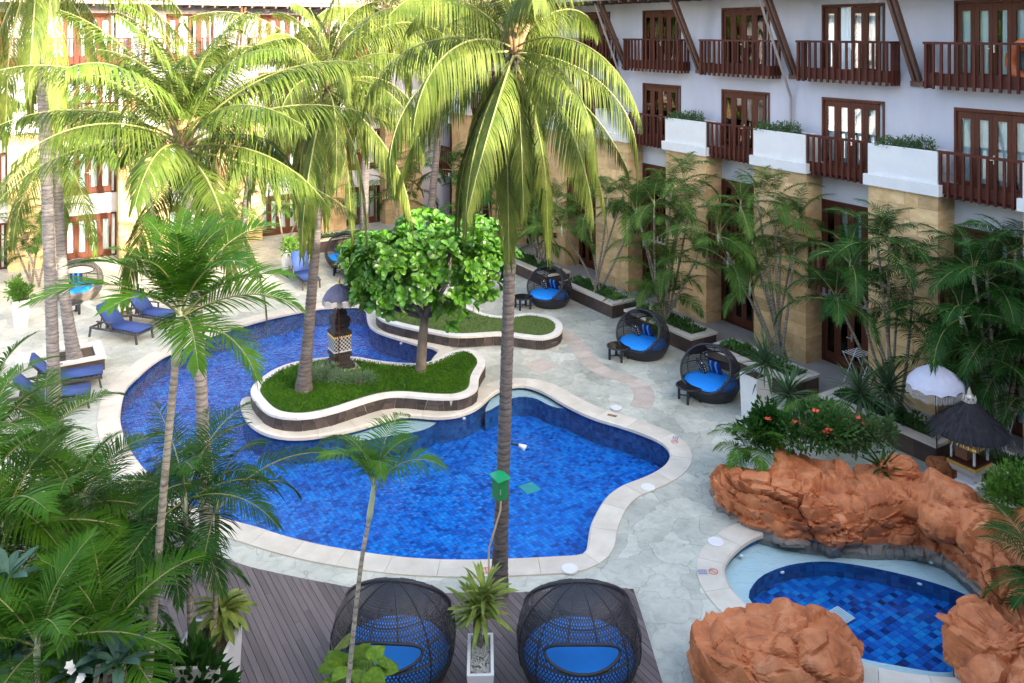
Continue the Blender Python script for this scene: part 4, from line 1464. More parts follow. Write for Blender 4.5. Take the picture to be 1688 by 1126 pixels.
def stems_to(base, pxs):
    """stem tips where the photograph shows crowns, at the clump's own distance"""
    out = []
    for i, (px, py) in enumerate(pxs):
        p = hub_at(px, py, base)
        out.append((p.x - base.x, ((i * 37) % 7 - 3) * .14, p.z - base.z))
    return out
def bed_point(px, py, z=.5):
    return G(px, py, z)
bb = G(985, 482, .5)
areca("areca palm clump with long bare stems right of the far daybed", bb, stems_to(bb, [(925, 372), (968, 345), (1002, 330), (1030, 325), (1048, 345)]), 101, nfr=7)
bb = G(1092, 530, .5)
areca("dense areca palm clump behind the second wicker daybed", bb, stems_to(bb, [(1075, 330), (1105, 315), (1062, 395), (1120, 378), (1145, 425), (1085, 455), (1130, 300), (1100, 430), (1112, 490), (1050, 350), (1140, 350), (1070, 500)]), 102, nfr=7)
bb = G(1287, 585, .5)
areca("tall areca palm clump with pale stems against the golden pier above the rock", bb, stems_to(bb, [(1215, 335), (1275, 325), (1290, 385), (1238, 395), (1310, 360), (1200, 430), (1252, 325), (1230, 465), (1182, 385), (1268, 440), (1310, 440)]), 103, nfr=7, scale=.95)
bb = G(1478, 680, .5)
areca("dark areca palm clump left of the white parasol", bb, stems_to(bb, [(1392, 425), (1462, 390), (1415, 480), (1490, 520), (1440, 400), (1378, 490), (1515, 450)]), 104, nfr=9, scale=.88, kind="deep")
bb = G(1640, 720, .5)
areca("large dark palm clump at the right edge above the thatched shrine", bb, stems_to(bb, [(1570, 510), (1622, 455), (1655, 500), (1690, 430), (1600, 580), (1668, 590), (1700, 540), (1590, 440), (1685, 650), (1640, 560), (1560, 600)]), 105, nfr=10, scale=.95, kind="deep")
bb = G(893, 440, .5)
areca("dark palm clump in the bed behind the far right daybed", bb, stems_to(bb, [(880, 350), (905, 365), (893, 400), (868, 385), (915, 330)]), 106, nfr=9, kind="areca")
bb = G(1180, 470, .2)
areca("slim areca palm beside the pier above the third bed", bb, stems_to(bb, [(1175, 300), (1195, 345), (1160, 330)]), 107, nfr=6)
bb = G(815, 405, .3)
areca("dark palm clump in the far corner of the court", bb, stems_to(bb, [(800, 290), (770, 300), (830, 320), (745, 280), (790, 340)]), 108, nfr=8, kind="deep", scale=1.1)
bb = G(660, 395, .3)
areca("dark palm clump in shade left of the far corner", bb, stems_to(bb, [(640, 290), (672, 310), (690, 270), (655, 330)]), 109, nfr=8, kind="deep", scale=1.1)
bb = G(60, 470, .3)
areca("fine leaved palm clump at the left edge behind the white planter", bb, stems_to(bb, [(40, 360), (70, 380), (20, 400), (85, 345), (55, 420)]), 110, nfr=8, scale=1.0)
bb = G(325, 440, .3)
areca("palm clump low against the back wing doors", bb, stems_to(bb, [(330, 350), (360, 370), (300, 365), (385, 340)]), 111, nfr=8, scale=1.0)
bb = G(470, 408, .3)
areca("palm clump beside the back wing bed", bb, stems_to(bb, [(500, 335), (460, 345), (540, 330)]), 112, nfr=7, scale=.9)

# foreground palms, lower left
def near(px, py, d):
    return at_depth(px, py, d)
def clump_near(label, d, base_px, tips, seed, kind, scale, nfr, pit=(80, 58, 38, 15, -10), rs=.045):
    b_ = flat(near(base_px, 0, d))
    st = [(lambda p: (p.x - b_.x, (i * 29 % 5 - 2) * .16, p.z))(near(px, py, d)) for i, (px, py) in enumerate(tips)]
    return areca(label, b_, st, seed, kind, scale, nfr, "clumped palms in the foreground", .5, rs, "areca_palm", pit)
clump_near("bright areca palm clump at the left edge with broad fanned fronds", 12.2, 50, [(28, 850), (105, 850), (60, 925), (-30, 800), (10, 980)], 201, "fox", .80, 9)
clump_near("dark green areca palm clump beside the ringed trunk at lower left", 13.0, 200, [(200, 850), (165, 905), (250, 915), (140, 965)], 202, "deep", .74, 10)
clump_near("dark green areca palm clump right of the ringed trunk over the pool edge", 13.2, 335, [(318, 800), (296, 870), (352, 840)], 203, "deep", .84, 9, (80, 64, 46, 28, 14))
clump_near("low fresh green palm in the bottom left corner with one bright frond", 10.6, 90, [(85, 1030), (150, 1080), (30, 1110)], 204, "fox", .70, 9, (80, 60, 45, 20))
clump_near("shaded palm clump at the left edge by the blue loungers", 15.8, 20, [(10, 700), (60, 730), (-30, 670)], 206, "fox", .75, 8)
# ------------------------------------------------------------------ broad-leaved tree on the island
def big_leaf_tree():
    rg = random.Random(77)
    base = G(693, 612, .40)
    t = thing("broad_leaf_tree", "small tree with a rounded crown of big glossy leaves on the island lawn", "tree", base)
    def P(px, py, dy=0.0):
        p = hub_at(px, py, base) - base
        return Vector((p.x, dy, p.z))
    fork = P(700, 522)
    put("trunk", trunk_mesh([Vector((0, 0, -.05)), P(696, 570), fork], .165, .13, 1.35, .2, 12, trunk_tree, .02), t)
    limbs = [[fork, P(668, 512, -.1), P(640, 492, -.4), P(622, 450, -.6), P(615, 405, -.5)], [fork, P(712, 500, .2), P(728, 460, .5), P(742, 415, .6)],
             [fork, P(722, 508, -.2), P(755, 478, -.5), P(785, 440, -.4), P(800, 400, -.3)], [fork, P(702, 480, .6), P(690, 430, 1.2), P(680, 385, 1.0)],
             [fork, P(690, 495, -.6), P(672, 455, -1.0), P(668, 410, -1.1)], [fork, P(715, 490, -.7), P(740, 450, -1.2), P(748, 405, -1.0)]]
    for l_ in limbs:
        c_ = catmull(l_, 5, False)
        mb = MB(); mb.tube(c_, [.105 * (1 - .75 * i / len(c_)) for i in range(len(c_))], 8)
        mb.build("branch", trunk_tree, t, smooth=True, fix=False)
    # one leaf: obovate, folded along the midrib
    lm_ = MB()
    L, W = .31, .085
    prof = [(0, .0, 0), (.25, .35, .012), (.55, .85, .02), (.8, 1.0, .008), (.95, .6, -.012), (1.0, 0, -.02)]
    vs = []
    for tt, w, z in prof:
        vs += [(L * tt, -W * w, z + .03 * w), (L * tt, 0, z), (L * tt, W * w, z + .03 * w)]
    fs = []
    for i in range(len(prof) - 1):
        fs += [(i * 3, i * 3 + 1, i * 3 + 4, i * 3 + 3), (i * 3 + 1, i * 3 + 2, i * 3 + 5, i * 3 + 4)]
    lm_.add(vs, fs)
    me_l, me_d = lm_.mesh("broad_leaf", lf_big, fix=False), None
    # rosettes over lobes of the crown
    lobes = [(P(622, 430, -.2), 1.05), (P(655, 415, -.9), 1.0), (P(700, 408, -.6), 1.05), (P(752, 412, -.8), 1.15), (P(800, 425, -.2), 1.0), (P(700, 400, .8), 1.1),
             (P(640, 470, -.6), .85), (P(610, 465, -.1), .75), (P(800, 460, -.2), .75), (P(760, 470, -.9), .8), (P(690, 450, -1.2), .75), (P(745, 510, -.5), .4), (P(606, 425, .5), .9),
             (P(785, 405, .6), 1.0), (P(648, 490, -.4), .5), (P(615, 490, -.3), .5)]
    placed = []
    for c_, r in lobes:
        for _ in range(int(52 * r * r)):
            d = Vector((rg.gauss(0, 1), rg.gauss(0, 1), rg.gauss(0, 1) + .35)).normalized()
            placed.append((c_ + Vector((d.x, d.y, d.z * .62)) * r * rg.uniform(.72, 1.0), d))
    leaves = []
    for p, d in placed:
        ax = (d + Vector((0, 0, .55))).normalized()
        n = rg.randint(6, 9)
        x = ax.orthogonal().normalized()
        y = ax.cross(x)
        a0 = rg.uniform(0, 6)
        for i in range(n):
            a = a0 + i * 2.4
            el = .25 + .75 * i / n + rg.uniform(-.15, .15)
            t_ = ((x * math.cos(a) + y * math.sin(a)) * math.cos(el * 1.1) + ax * math.sin(el * 1.1)).normalized()
            nrm = (ax - t_ * ax.dot(t_)).normalized()
            yv = nrm.cross(t_)
            mrot = Matrix((t_, yv, nrm)).transposed()
            leaves.append((p, mrot, rg.uniform(.75, 1.2)))
    eye = Vector((0, 0, HC)) - base
    leaves.sort(key=lambda q: (q[0] - eye).length + rg.uniform(0, .7))
    for p, mr, s in leaves[:300]:
        o = put("leaf", me_l, t, p, None, (s, s, s))
        o.rotation_euler = mr.to_euler()
    st = MB()
    for p, mr, s in leaves[300:]:
        st.add([p + mr @ (Vector(v) * s) for v in vs], fs)
    tag(st.build("crown", lf_big, t, fix=False), kind="stuff")
big_leaf_tree()

# silver shrub around the stone shrine
def shrub(name, label, loc, L, W, H, n, m, size, group=None, rz=0, asp=.4, seed=3, stems=3):
    rg = random.Random(seed)
    t = thing(name, label, "shrub", loc, rz, group)
    pts, dirs = [], []
    bumps = [(rg.uniform(-.5, .5) * L * .7, rg.uniform(-.5, .5) * W * .7, rg.uniform(.55, 1.0), rg.uniform(.25, .45)) for _ in range(9)]
    for _ in range(n):
        b = rg.choice(bumps)
        d = Vector((rg.gauss(0, 1), rg.gauss(0, 1), rg.gauss(.3, .9))).normalized()
        r = rg.random() ** .35
        p = Vector((b[0] + d.x * r * b[3] * L * .6, b[1] + d.y * r * b[3] * W * .6, max(.01, H * b[2] * (.5 + .5 * d.z * r))))
        pts.append(p); dirs.append(d + Vector((0, 0, .3)))
    leaf_cloud(pts, dirs, size, asp, .4, rg).build("foliage", m, t, fix=False)
    mb = MB()
    for i in range(stems):
        x, y = rg.uniform(-.2, .2) * L, rg.uniform(-.2, .2) * W
        mb.tube([(x, y, -.05), (x * 1.3, y * 1.3, H * .5), (x * 1.7, y * 1.6, H * .8)], [.02, .014, .006], 5)
    mb.build("stem", trunk_tree, t, fix=False)
    return t
shrub("silver_shrub", "grey green shrub hugging the foot of the black stone shrine", G(530, 625, .40), 1.1, .9, .5, 1500, lf_silver, .085, asp=.25, seed=5)
shrub("silver_shrub", "low grey green shrub on the lawn right in front of the black stone shrine", G(583, 634, .40), 1.5, .8, .42, 1700, lf_silver, .085, asp=.25, seed=6)

# ------------------------------------------------------------------ wicker daybeds
def daybed_meshes(w_dark):
    """woven shell: ellipsoid bowl and canopy with a slanted mouth in front (+y) and an oval hole in the upper back"""
    RX, RY, RZ, ZC = 1.0, .94, .96, .70
    def surf(th, ph):      # th: angle round z, ph: from top
        x, y, z = RX * math.sin(ph) * math.cos(th), RY * math.sin(ph) * math.sin(th), ZC + RZ * math.cos(ph)
        return Vector((x, y, max(z, 0.0)))
    LIP_Y, LIP_Z = .90, .42
    TOP_Y, TOP_Z = .02, 1.66
    def mouth_val(p):
        nx = Vector((0, TOP_Z - LIP_Z, LIP_Y - TOP_Y)).normalized()
        return (p - Vector((0, TOP_Y, TOP_Z))).dot(nx)
    HC_ = Vector((0, -.72, 1.16))
    def hole_val(p):
        if p.y > -.15: return 9
        return (p.x / .58) ** 2 + ((p.z - 1.0) / .185) ** 2
    def ok(p):
        return mouth_val(p) < 0 and hole_val(p) > 1 and p.z > .40
    shell = MB()
    # solid lower bowl up to seat level, double walled
    NT = 48
    rings = []
    for z in (0.0, .06, .16, .28, .40, .46):
        c = max(0.02, 1 - ((z - ZC) / RZ) ** 2) ** .5
        rings.append((c, z))
    vs, fs = [], []
    for c, z in rings:
        for j in range(NT):
            a = 2 * math.pi * j / NT
            vs.append((RX * c * math.cos(a), RY * c * math.sin(a), z))
    for i in range(len(rings) - 1):
        for j in range(NT):
            fs.append((i * NT + j, i * NT + (j + 1) % NT, (i + 1) * NT + (j + 1) % NT, (i + 1) * NT + j))
    shell.add(vs, fs)
    vs2 = [(v[0] * .94, v[1] * .94, v[2]) for v in vs[-NT:]]
    o = len(shell.v)
    shell.add(vs2, [])
    k0 = (len(rings) - 1) * NT
    shell.f += [(k0 + j, k0 + (j + 1) % NT, o + (j + 1) % NT, o + j) for j in range(NT)]; shell.mi += [0] * NT
    base = shell.mesh("bowl", w_dark, smooth=False, fix=False)
    # weave: two diagonal families of flat strands
    weave = MB()
    def strand(fn, n, w):
        prev = None
        for i in range(n + 1):
            p, tdir = fn(i / n)
            cur = None
            if ok(p):
                cur = p
            if prev is not None and cur is not None:
                nrm = Vector((p.x / RX ** 2, p.y / RY ** 2, (p.z - ZC) / RZ ** 2)).normalized()
                s_ = (cur - prev).cross(nrm)
                if s_.length > 1e-6:
                    s_ = s_.normalized() * w
                    weave.add([prev - s_, prev + s_, cur + s_, cur - s_], [(0, 1, 2, 3)])
            prev = cur
    NS = 104
    for fam in (-1, 1):
        for k in range(NS):
            th0 = 2 * math.pi * k / NS
            def fn(t, th0=th0, fam=fam):
                ph = .10 + (1.98 - .10) * t
                th = th0 + fam * 1.25 * t
                return surf(th, ph), None
            strand(fn, 30, .0085)
    for k in range(22):                        # horizontal strands
        ph = .25 + k * .08
        def fn(t, ph=ph):
            return surf(2 * math.pi * t, ph), None
        strand(fn, 72, .006)
    weave_me = weave.mesh("weave", w_dark, fix=False)
    # ribs and hoops of the frame
    ribs = []
    for k in range(12):
        th = 2 * math.pi * (k + .5) / 12
        run = []
        for i in range(27):
            p = surf(th, .05 + 1.95 * i / 26)
            if ok(p):
                run.append(p)
            elif len(run) > 2:
                ribs.append(run); run = []
            else:
                run = []
        if len(run) > 2: ribs.append(run)
    hoops = []
    for z in (.80, 1.06, 1.33):
        run = []
        c = (1 - ((z - ZC) / RZ) ** 2) ** .5
        for i in range(61):
            a = math.pi / 2 + 2 * math.pi * i / 60
            p = Vector((RX * c * math.cos(a), RY * c * math.sin(a), z))
            if ok(p):
                run.append(p)
            else:
                if len(run) > 2: hoops.append(run)
                run = []
        if len(run) > 2: hoops.append(run)
    rb = MB()
    for r in ribs + hoops:
        rb.tube(r, .014, 5)
    ribs_me = rb.mesh("frame_ribs", w_dark, fix=False)
    # mouth rim: trace where the mouth plane meets the shell
    rim = []
    for i in range(72):
        th = 2 * math.pi * i / 72
        best = None
        # parametrise in the plane: centre mid way, sweep and march out to the ellipsoid
        c0 = Vector((0, (LIP_Y + TOP_Y) / 2 - .05, (LIP_Z + TOP_Z) / 2 - .05))
        e1 = Vector((1, 0, 0)); e2 = Vector((0, TOP_Y - LIP_Y, TOP_Z - LIP_Z)).normalized()
        d = e1 * math.cos(th) + e2 * math.sin(th)
        lo, hi = 0, 3.0
        for _ in range(30):
            m_ = (lo + hi) / 2
            p = c0 + d * m_
            v = (p.x / RX) ** 2 + (p.y / RY) ** 2 + ((p.z - ZC) / RZ) ** 2
            if v < 1: lo = m_
            else: hi = m_
        p = c0 + d * lo
        p.z = max(p.z, .40)
        rim.append(p)
    rm_ = MB(); rm_.tube(rim, .040, 8, closed=True)
    rim_me = rm_.mesh("mouth_rim", w_dark, smooth=True, fix=False)
    hole = []
    for i in range(40):
        a = 2 * math.pi * i / 40
        x, z = .58 * math.cos(a), 1.0 + .185 * math.sin(a)
        y = -RY * max(0.0, 1 - (x / RX) ** 2 - ((z - ZC) / RZ) ** 2) ** .5
        hole.append(Vector((x, y, z)))
    hm_ = MB(); hm_.tube(hole, .026, 6, closed=True)
    hole_me = hm_.mesh("hole_rim", w_dark, smooth=True, fix=False)
    # seat cushion
    cu = MB()
    prof = [(.02, .30), (.70, .30), (.86, .34), (.90, .42), (.87, .50), (.78, .535), (.5, .55), (.02, .555)]
    vs, fs = [], []
    n = 40
    for r, z in prof:
        for j in range(n):
            a = 2 * math.pi * j / n
            vs.append((r * math.cos(a) * 1.0, r * math.sin(a) * .93, z))
    for i in range(len(prof) - 1):
        for j in range(n):
            fs.append((i * n + j, i * n + (j + 1) % n, (i + 1) * n + (j + 1) % n, (i + 1) * n + j))
    fs += [tuple(range(n - 1, -1, -1)), tuple(range((len(prof) - 1) * n, len(prof) * n))]
    cu.add(vs, fs)
    cu_me = cu.mesh("seat_cushion", cush, smooth=True, fix=False)
    return dict(bowl=base, weave=weave_me, frame_rib=ribs_me, mouth_rim=rim_me, hole_rim=hole_me, seat_cushion=cu_me)
DB = daybed_meshes(wicker)
def pillow_mesh(m, w=.5, h=.5, d=.17):
    mb = MB()
    n = 9
    vs = []
    for s_ in (1, -1):
        for i in range(n):
            for j in range(n):
                u, v = i / (n - 1) * 2 - 1, j / (n - 1) * 2 - 1
                b = max(0, (1 - u ** 4) * (1 - v ** 4)) ** .5
                k = 1 - .05 * (abs(u) * abs(v))
                vs.append((u * w / 2 * k, s_ * d / 2 * b, v * h / 2 * k))
    fs = []
    for s_ in range(2):
        o = s_ * n * n
        for i in range(n - 1):
            for j in range(n - 1):
                fs.append((o + i * n + j, o + (i + 1) * n + j, o + (i + 1) * n + j + 1, o + i * n + j + 1))
    mb.add(vs, fs)
    return mb.mesh("pillow", m, smooth=True)
PIL_S, PIL_G, PIL_B = pillow_mesh(pil_stripe), pillow_mesh(pil_geo), pillow_mesh(cush)
def daybed(label, loc, rz, meshes=None, s=1.0, back=False):
    t = thing("wicker_daybed", label, "daybed", loc, rz, "round wicker daybeds around the pool")
    t.scale = (s, s, s)
    for k, me in (meshes or DB).items():
        put(k, me, t)
    for me, x, y, z, a, b in (() if back else ((PIL_S, .10, -.50, .76, -.40, -.1), (PIL_G, .50, -.34, .74, -.35, -.6))):
        put("pillow", me, t, (x, y, z), (a, 0, b))
    return t
def face(v):          # rotation that turns local +y to the direction v
    return math.atan2(-v.x, v.y)
n_r = -E
DAY = [("round black wicker daybed at bottom centre seen from behind beside the young palm", G(649, 1122), face(Vector((.05, 1, 0)))),
       ("round black wicker daybed at bottom right of the wooden deck seen from behind", G(954, 1124), face(Vector((0, 1, 0)))),
       ("round black wicker daybed nearest the spiky plants on the rock facing the pool", G(1172, 652), face(Vector((-.62, -.78, 0)))),
       ("round black wicker daybed in the middle of the right deck facing the pool", G(1060, 585), face(Vector((-.60, -.80, 0)))),
       ("round black wicker daybed next to the tall dark trunk at the far right", G(906, 502), face(Vector((-.55, -.83, 0)))),
       ("round black wicker daybed half hidden by the broad leaf tree at the back", G(568, 438), face(Vector((-.05, -1, 0))))]
for i, (lab, loc, rz) in enumerate(DAY):
    daybed(lab, loc, rz, s=1.03 if i < 2 else .90, back=i < 2)
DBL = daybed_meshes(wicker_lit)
daybed("round wicker daybed coloured a sunlit brown on the left deck behind two palm trunks", G(128, 492), face(Vector((.35, -.9, 0))), meshes=DBL, s=.95)

def make_table(label, loc, rz, r=.40, h=.45):
    t = thing("coffee_table", label, "table", loc, rz, "round coffee tables by the daybeds")
    mb = MB(); mb.lathe([(r - .03, h - .035), (r, h - .03), (r + .008, h - .012), (r, h), (r - .04, h + .002)], 36)
    mb.build("table_rim", wicker, t)
    mb = MB(); mb.lathe([(r - .042, h - .004), (r - .042, h + .006), (.002, h + .006)], 36)
    mb.build("table_top", table_glass, t)
    lm_ = MB(); lm_.box(-.035, .035, -.035, .035, 0, h - .036)
    lme = lm_.mesh("leg", wicker)
    for k in range(4):
        a = math.pi / 4 + k * math.pi / 2
        put("leg", lme, t, (math.cos(a) * r * .78, math.sin(a) * r * .78, 0), (0, 0, a))
    mb = MB()
    for a in (math.pi / 4, 3 * math.pi / 4):
        c, s_ = math.cos(a) * r * .72, math.sin(a) * r * .72
        z = .10 if a < 1 else .125
        mb.bar((-c, -s_, z), (c, s_, z), .03, .024)
    mb.build("stretcher", wicker, t)
    return t
for lab, loc in (("round dark table before the daybed in the middle of the right deck", G(1020, 592)), ("round dark table before the daybed nearest the rock plants", G(1137, 660)),
                 ("small round dark table left of the far right daybed by the trunk", G(862, 508)), ("round dark table in front of the daybed behind the broad leaf tree", G(560, 452)),
                 ("round dark table seen through the weave of the bottom right daybed", flat(G(950, 988, .45))), ("round dark table seen through the weave of the bottom centre daybed", flat(G(674, 985, .45))),
                 ("round dark table before the sunlit brown daybed on the left deck", G(118, 518))):
    make_table(lab, loc, random.uniform(0, 1))

# ------------------------------------------------------------------ sun loungers
def make_lounger(label, loc, d, back=48):
    t = thing("sun_lounger", label, "sun lounger", loc, math.atan2(d.y, d.x), "blue sun loungers on the left deck")
    t.scale = (1.12, 1.12, 1.12)
    # local +x runs to the foot end
    fr = MB()
    for y in (-.33, .33):
        fr.bar((-.95, y, .30), (.98, y, .30), .05, .06)
    for x in (-.95, -.1, .96):
        fr.bar((x, -.33, .30), (x, .33, .30), .05, .05, up=(0, 0, 1))
    for i in range(9):
        x = -.15 + i * .125
        fr.bar((x, -.30, .325), (x, .30, .325), .05, .015)
    fr.build("frame", gunmetal, t)
    lm_ = MB(); lm_.bar((0, 0, 0), (.06, 0, .30), .05, .05); lme = lm_.mesh("leg", gunmetal)
    for x, rz in ((-.92, 0), (.9, math.pi)):
        for y in (-.33, .33):
            put("leg", lme, t, (x - (.06 if rz == 0 else -.06), y, 0), (0, 0, rz))
    ar = MB()
    for y in (-.38, .38):
        ar.bar((-.62, y, .55), (.0, y, .55), .06, .03); ar.bar((-.55, y, .30), (-.55, y, .55), .04, .04); ar.bar((-.03, y, .30), (-.03, y, .55), .04, .04)
    ar.build("armrest", gunmetal, t)
    def pad(L, name):
        mb = MB()
        mb.box(0, L, -.31, .31, 0, .10)
        bm = bmesh.new()
        me = mb.mesh(name, cush_navy)
        bm.from_mesh(me)
        bmesh.ops.bevel(bm, geom=bm.edges[:], offset=.03, segments=3, affect='EDGES')
        bm.to_mesh(me); bm.free()
        me.polygons.foreach_set("use_smooth", [True] * len(me.polygons))
        return me
    put("seat_cushion", pad(1.18, "seat_cushion"), t, (-.18, 0, .335))
    a = R(back)
    o = put("back_cushion", pad(.82, "back_cushion"), t, (-.22, 0, .36), (0, a, math.pi))
    o.rotation_euler = (0, -a, math.pi)
    bs = MB(); bs.bar((-.2, -.28, .32), (-.2 - .8 * math.cos(a), -.28, .32 + .8 * math.sin(a)), .04, .03); bs.bar((-.2, .28, .32), (-.2 - .8 * math.cos(a), .28, .32 + .8 * math.sin(a)), .04, .03)
    bs.bar((-.6, -.25, .28), (-.2 - .5 * math.cos(a), -.25, .32 + .5 * math.sin(a)), .03, .03)
    bs.bar((-.6, .25, .28), (-.2 - .5 * math.cos(a), .25, .32 + .5 * math.sin(a)), .03, .03)
    bs.build("back_support", gunmetal, t)
    return t
dA = Vector((.93, -.36, 0))
make_lounger("blue sun lounger nearer the sunlit brown daybed of the two by the far left pool edge", G(200, 556), dA)
make_lounger("blue sun lounger farther back of the two by the far left pool edge", G(248, 532), dA)
dC = Vector((.90, .42, 0))
make_lounger("blue sun lounger just below the square palm box on the left deck", G(102, 642), dC)
make_lounger("blue sun lounger at the left edge nearest the foreground palms", G(78, 676), dC)
make_lounger("blue sun lounger pointing at the viewer left of the leaning palm", G(500, 466), T.copy(), 58)
def side_table(label, loc, rz):
    t = thing("side_table", label, "table", loc, rz, "square side tables between loungers")
    mb = MB(); mb.box(-.24, .24, -.24, .24, .36, .40); mb.build("table_top", gunmetal, t)
    lm_ = MB(); lm_.box(-.025, .025, -.025, .025, 0, .359); lme = lm_.mesh("leg", gunmetal)
    for x in (-.2, .2):
        for y in (-.2, .2):
            put("leg", lme, t, (x, y, 0))
side_table("small square dark table between the two far left loungers", G(206, 536), .3)
side_table("small square dark table between the loungers at the left edge", G(66, 655), .5)

# ------------------------------------------------------------------ planters
def tall_planter(label, loc, rz, w0, w1, h, m=white_paint, gravel=True):
    t = thing("tall_planter", label, "planter", loc, rz, "white planters on the deck")
    mb = MB()
    def ring(w, z): return [(-w / 2, -w / 2, z), (w / 2, -w / 2, z), (w / 2, w / 2, z), (-w / 2, w / 2, z)]
    vs = ring(w0, 0) + ring(w1, h) + ring(w1 - .09, h) + ring(w1 - .10, h - .07)
    fs = [(3, 2, 1, 0)]
    for r in range(3):
        for j in range(4):
            fs.append((r * 4 + j, r * 4 + (j + 1) % 4, (r + 1) * 4 + (j + 1) % 4, (r + 1) * 4 + j))
    mb.add(vs, fs)
    mb.build("planter_shell", m, t)
    s = MB(); s.add(ring(w1 - .10, h - .07), [(0, 1, 2, 3)])
    s.build("gravel" if gravel else "soil", pebble_m if gravel else soil_m, t, fix=False)
    return t
tall_planter("tall tapered white planter at the left edge with a leafy bush", G(34, 538), RZ_E, .42, .58, 1.0, gravel=False)
shrub("planter_bush", "light green bush growing in the tapered white planter at the left edge", G(34, 538) + Vector((0, 0, .95)), .9, .9, .9, 700, lf_fern, .16, seed=21)
tall_planter("tall white planter right of the nearest right daybed under spiky leaves", G(1246, 690), RZ_E, .55, .62, 1.25, gravel=False)
tall_planter("white planter behind the palm leaves at the back left of the leaning trunk", G(477, 452), RZ_E, .5, .58, 1.0, gravel=False)
shrub("planter_bush", "green bush in the white planter behind the leaning trunk", G(477, 452) + Vector((0, 0, .95)), .8, .8, .7, 500, lf_fern, .15, seed=22)

def strap_plant(name, label, loc, n, L, w, m, seed, el=(10, 75), droop=.5, cat="plant", stem=0.0, group=None):
    """rosette of long strap leaves on an optional cane"""
    rg = random.Random(seed)
    t = thing(name, label, cat, loc, 0, group)
    def leaf_me(k):
        mb = MB()
        vs = []
        d = Vector((1, 0, 0)); p = Vector((0, 0, 0))
        K = 7
        for i in range(K + 1):
            u = i / K
            ww = w * (.35 + .65 * math.sin(math.pi * min(1, .15 + u * .85)) if i < K else 0) * .5
            vs += [p + Vector((0, ww, ww * .35)), p.copy(), p + Vector((0, -ww, ww * .35))]
            d = (d + Vector((0, 0, -droop * (.6 + .2 * k) / K * (1 + u)))).normalized()
            p = p + d * (L / K)
        fs = []
        for i in range(K):
            fs += [(i * 3, i * 3 + 1, i * 3 + 4, i * 3 + 3), (i * 3 + 1, i * 3 + 2, i * 3 + 5, i * 3 + 4)]
        mb.add(vs, fs)
        return mb.mesh("strap_leaf", m, fix=False)
    mes = [leaf_me(0), leaf_me(1), leaf_me(2)]
    if stem > 0:
        mb = MB()
        mb.tube([(0, 0, -.02), (.02, .01, stem * .5), (0, 0, stem)], [.035, .03, .03], 8)
        mb.build("cane", trunk_areca, t, smooth=True, fix=False)
    for i in range(n):
        f = i / n
        e = R(el[1] + (el[0] - el[1]) * f + rg.uniform(-10, 10))
        s = rg.uniform(.75, 1.12)
        put("leaf", rg.choice(mes), t, (0, 0, stem * (1 - .12 * f) if stem else 0), (rg.uniform(-.3, .3), -e, i * 2.4 + rg.uniform(-.3, .3)), (s, s, s))
    return t
# long white trough with gravel between the two near daybeds
t = thing("trough_planter", "narrow white trough of grey gravel between the two bottom daybeds", "planter", G(792, 1140), R(2), "white planters on the deck")
mb = MB()
def ringr(a, b, z): return [(-a, -b, z), (a, -b, z), (a, b, z), (-a, b, z)]
vs = ringr(.17, .42, 0) + ringr(.215, .48, .62) + ringr(.165, .43, .62) + ringr(.16, .42, .56)
fs = [(3, 2, 1, 0)] + [(r * 4 + j, r * 4 + (j + 1) % 4, (r + 1) * 4 + (j + 1) % 4, (r + 1) * 4 + j) for r in range(3) for j in range(4)]
mb.add(vs, fs); mb.build("planter_shell", white_paint, t)
rg = random.Random(4)
pb = MB()
for _ in range(700):
    x, y, r = rg.uniform(-.15, .15), rg.uniform(-.41, .41), rg.uniform(.010, .026)
    z = .56 + rg.uniform(0, .02)
    pb.add([(x - r, y, z), (x, y - r * .8, z), (x + r, y, z), (x, y + r * .8, z), (x, y, z + r * .7), (x, y, z - r * .5)],
           [(0, 1, 4), (1, 2, 4), (2, 3, 4), (3, 0, 4), (1, 0, 5), (2, 1, 5), (3, 2, 5), (0, 3, 5)])
tag(pb.build("gravel", pebble_m, t, fix=False), kind="stuff")
for i, (dx, dy, h, n_) in enumerate(((-.02, .22, .62, 30), (.06, .34, .80, 26), (-.08, .34, .5, 18))):
    strap_plant("dracaena", ["variegated strap leaved dracaena in the middle of the white trough", "taller variegated dracaena cane at the far end of the white trough",
                "short variegated dracaena cane at the far left of the white trough"][i], t.location + Vector((dx, dy, .56)), n_, .62, .085, lf_varieg, 60 + i, (-5, 80), .7, stem=h, group="dracaenas in the white trough")

# big white box at lower left with a leafy plant
t = thing("box_planter", "large plain white box planter on the wooden deck at lower left", "planter", G(340, 1180), 0, "white planters on the deck")
mb = MB(); vs = ringr(.36, .50, 0) + ringr(.40, .55, 1.15) + ringr(.34, .49, 1.15) + ringr(.33, .48, 1.05)
mb.add(vs, fs); mb.build("planter_shell", white_paint, t)
mb = MB(); mb.add(ringr(.33, .48, 1.06), [(0, 1, 2, 3)]); mb.build("soil", soil_m, t, fix=False)
strap_plant("broad_leaf_plant", "drooping yellow green leafy plant in the large white box", t.location + Vector((.18, .25, 1.06)), 46, .55, .13, lf_varieg, 71, (-35, 70), 1.1, stem=.45)
strap_plant("dark_leaf_plant", "dark green drooping plant in front of the large white box", flat(near(292, 0, 11.2)), 44, .50, .07, lf_deep, 72, (-15, 75), .9, stem=.7)

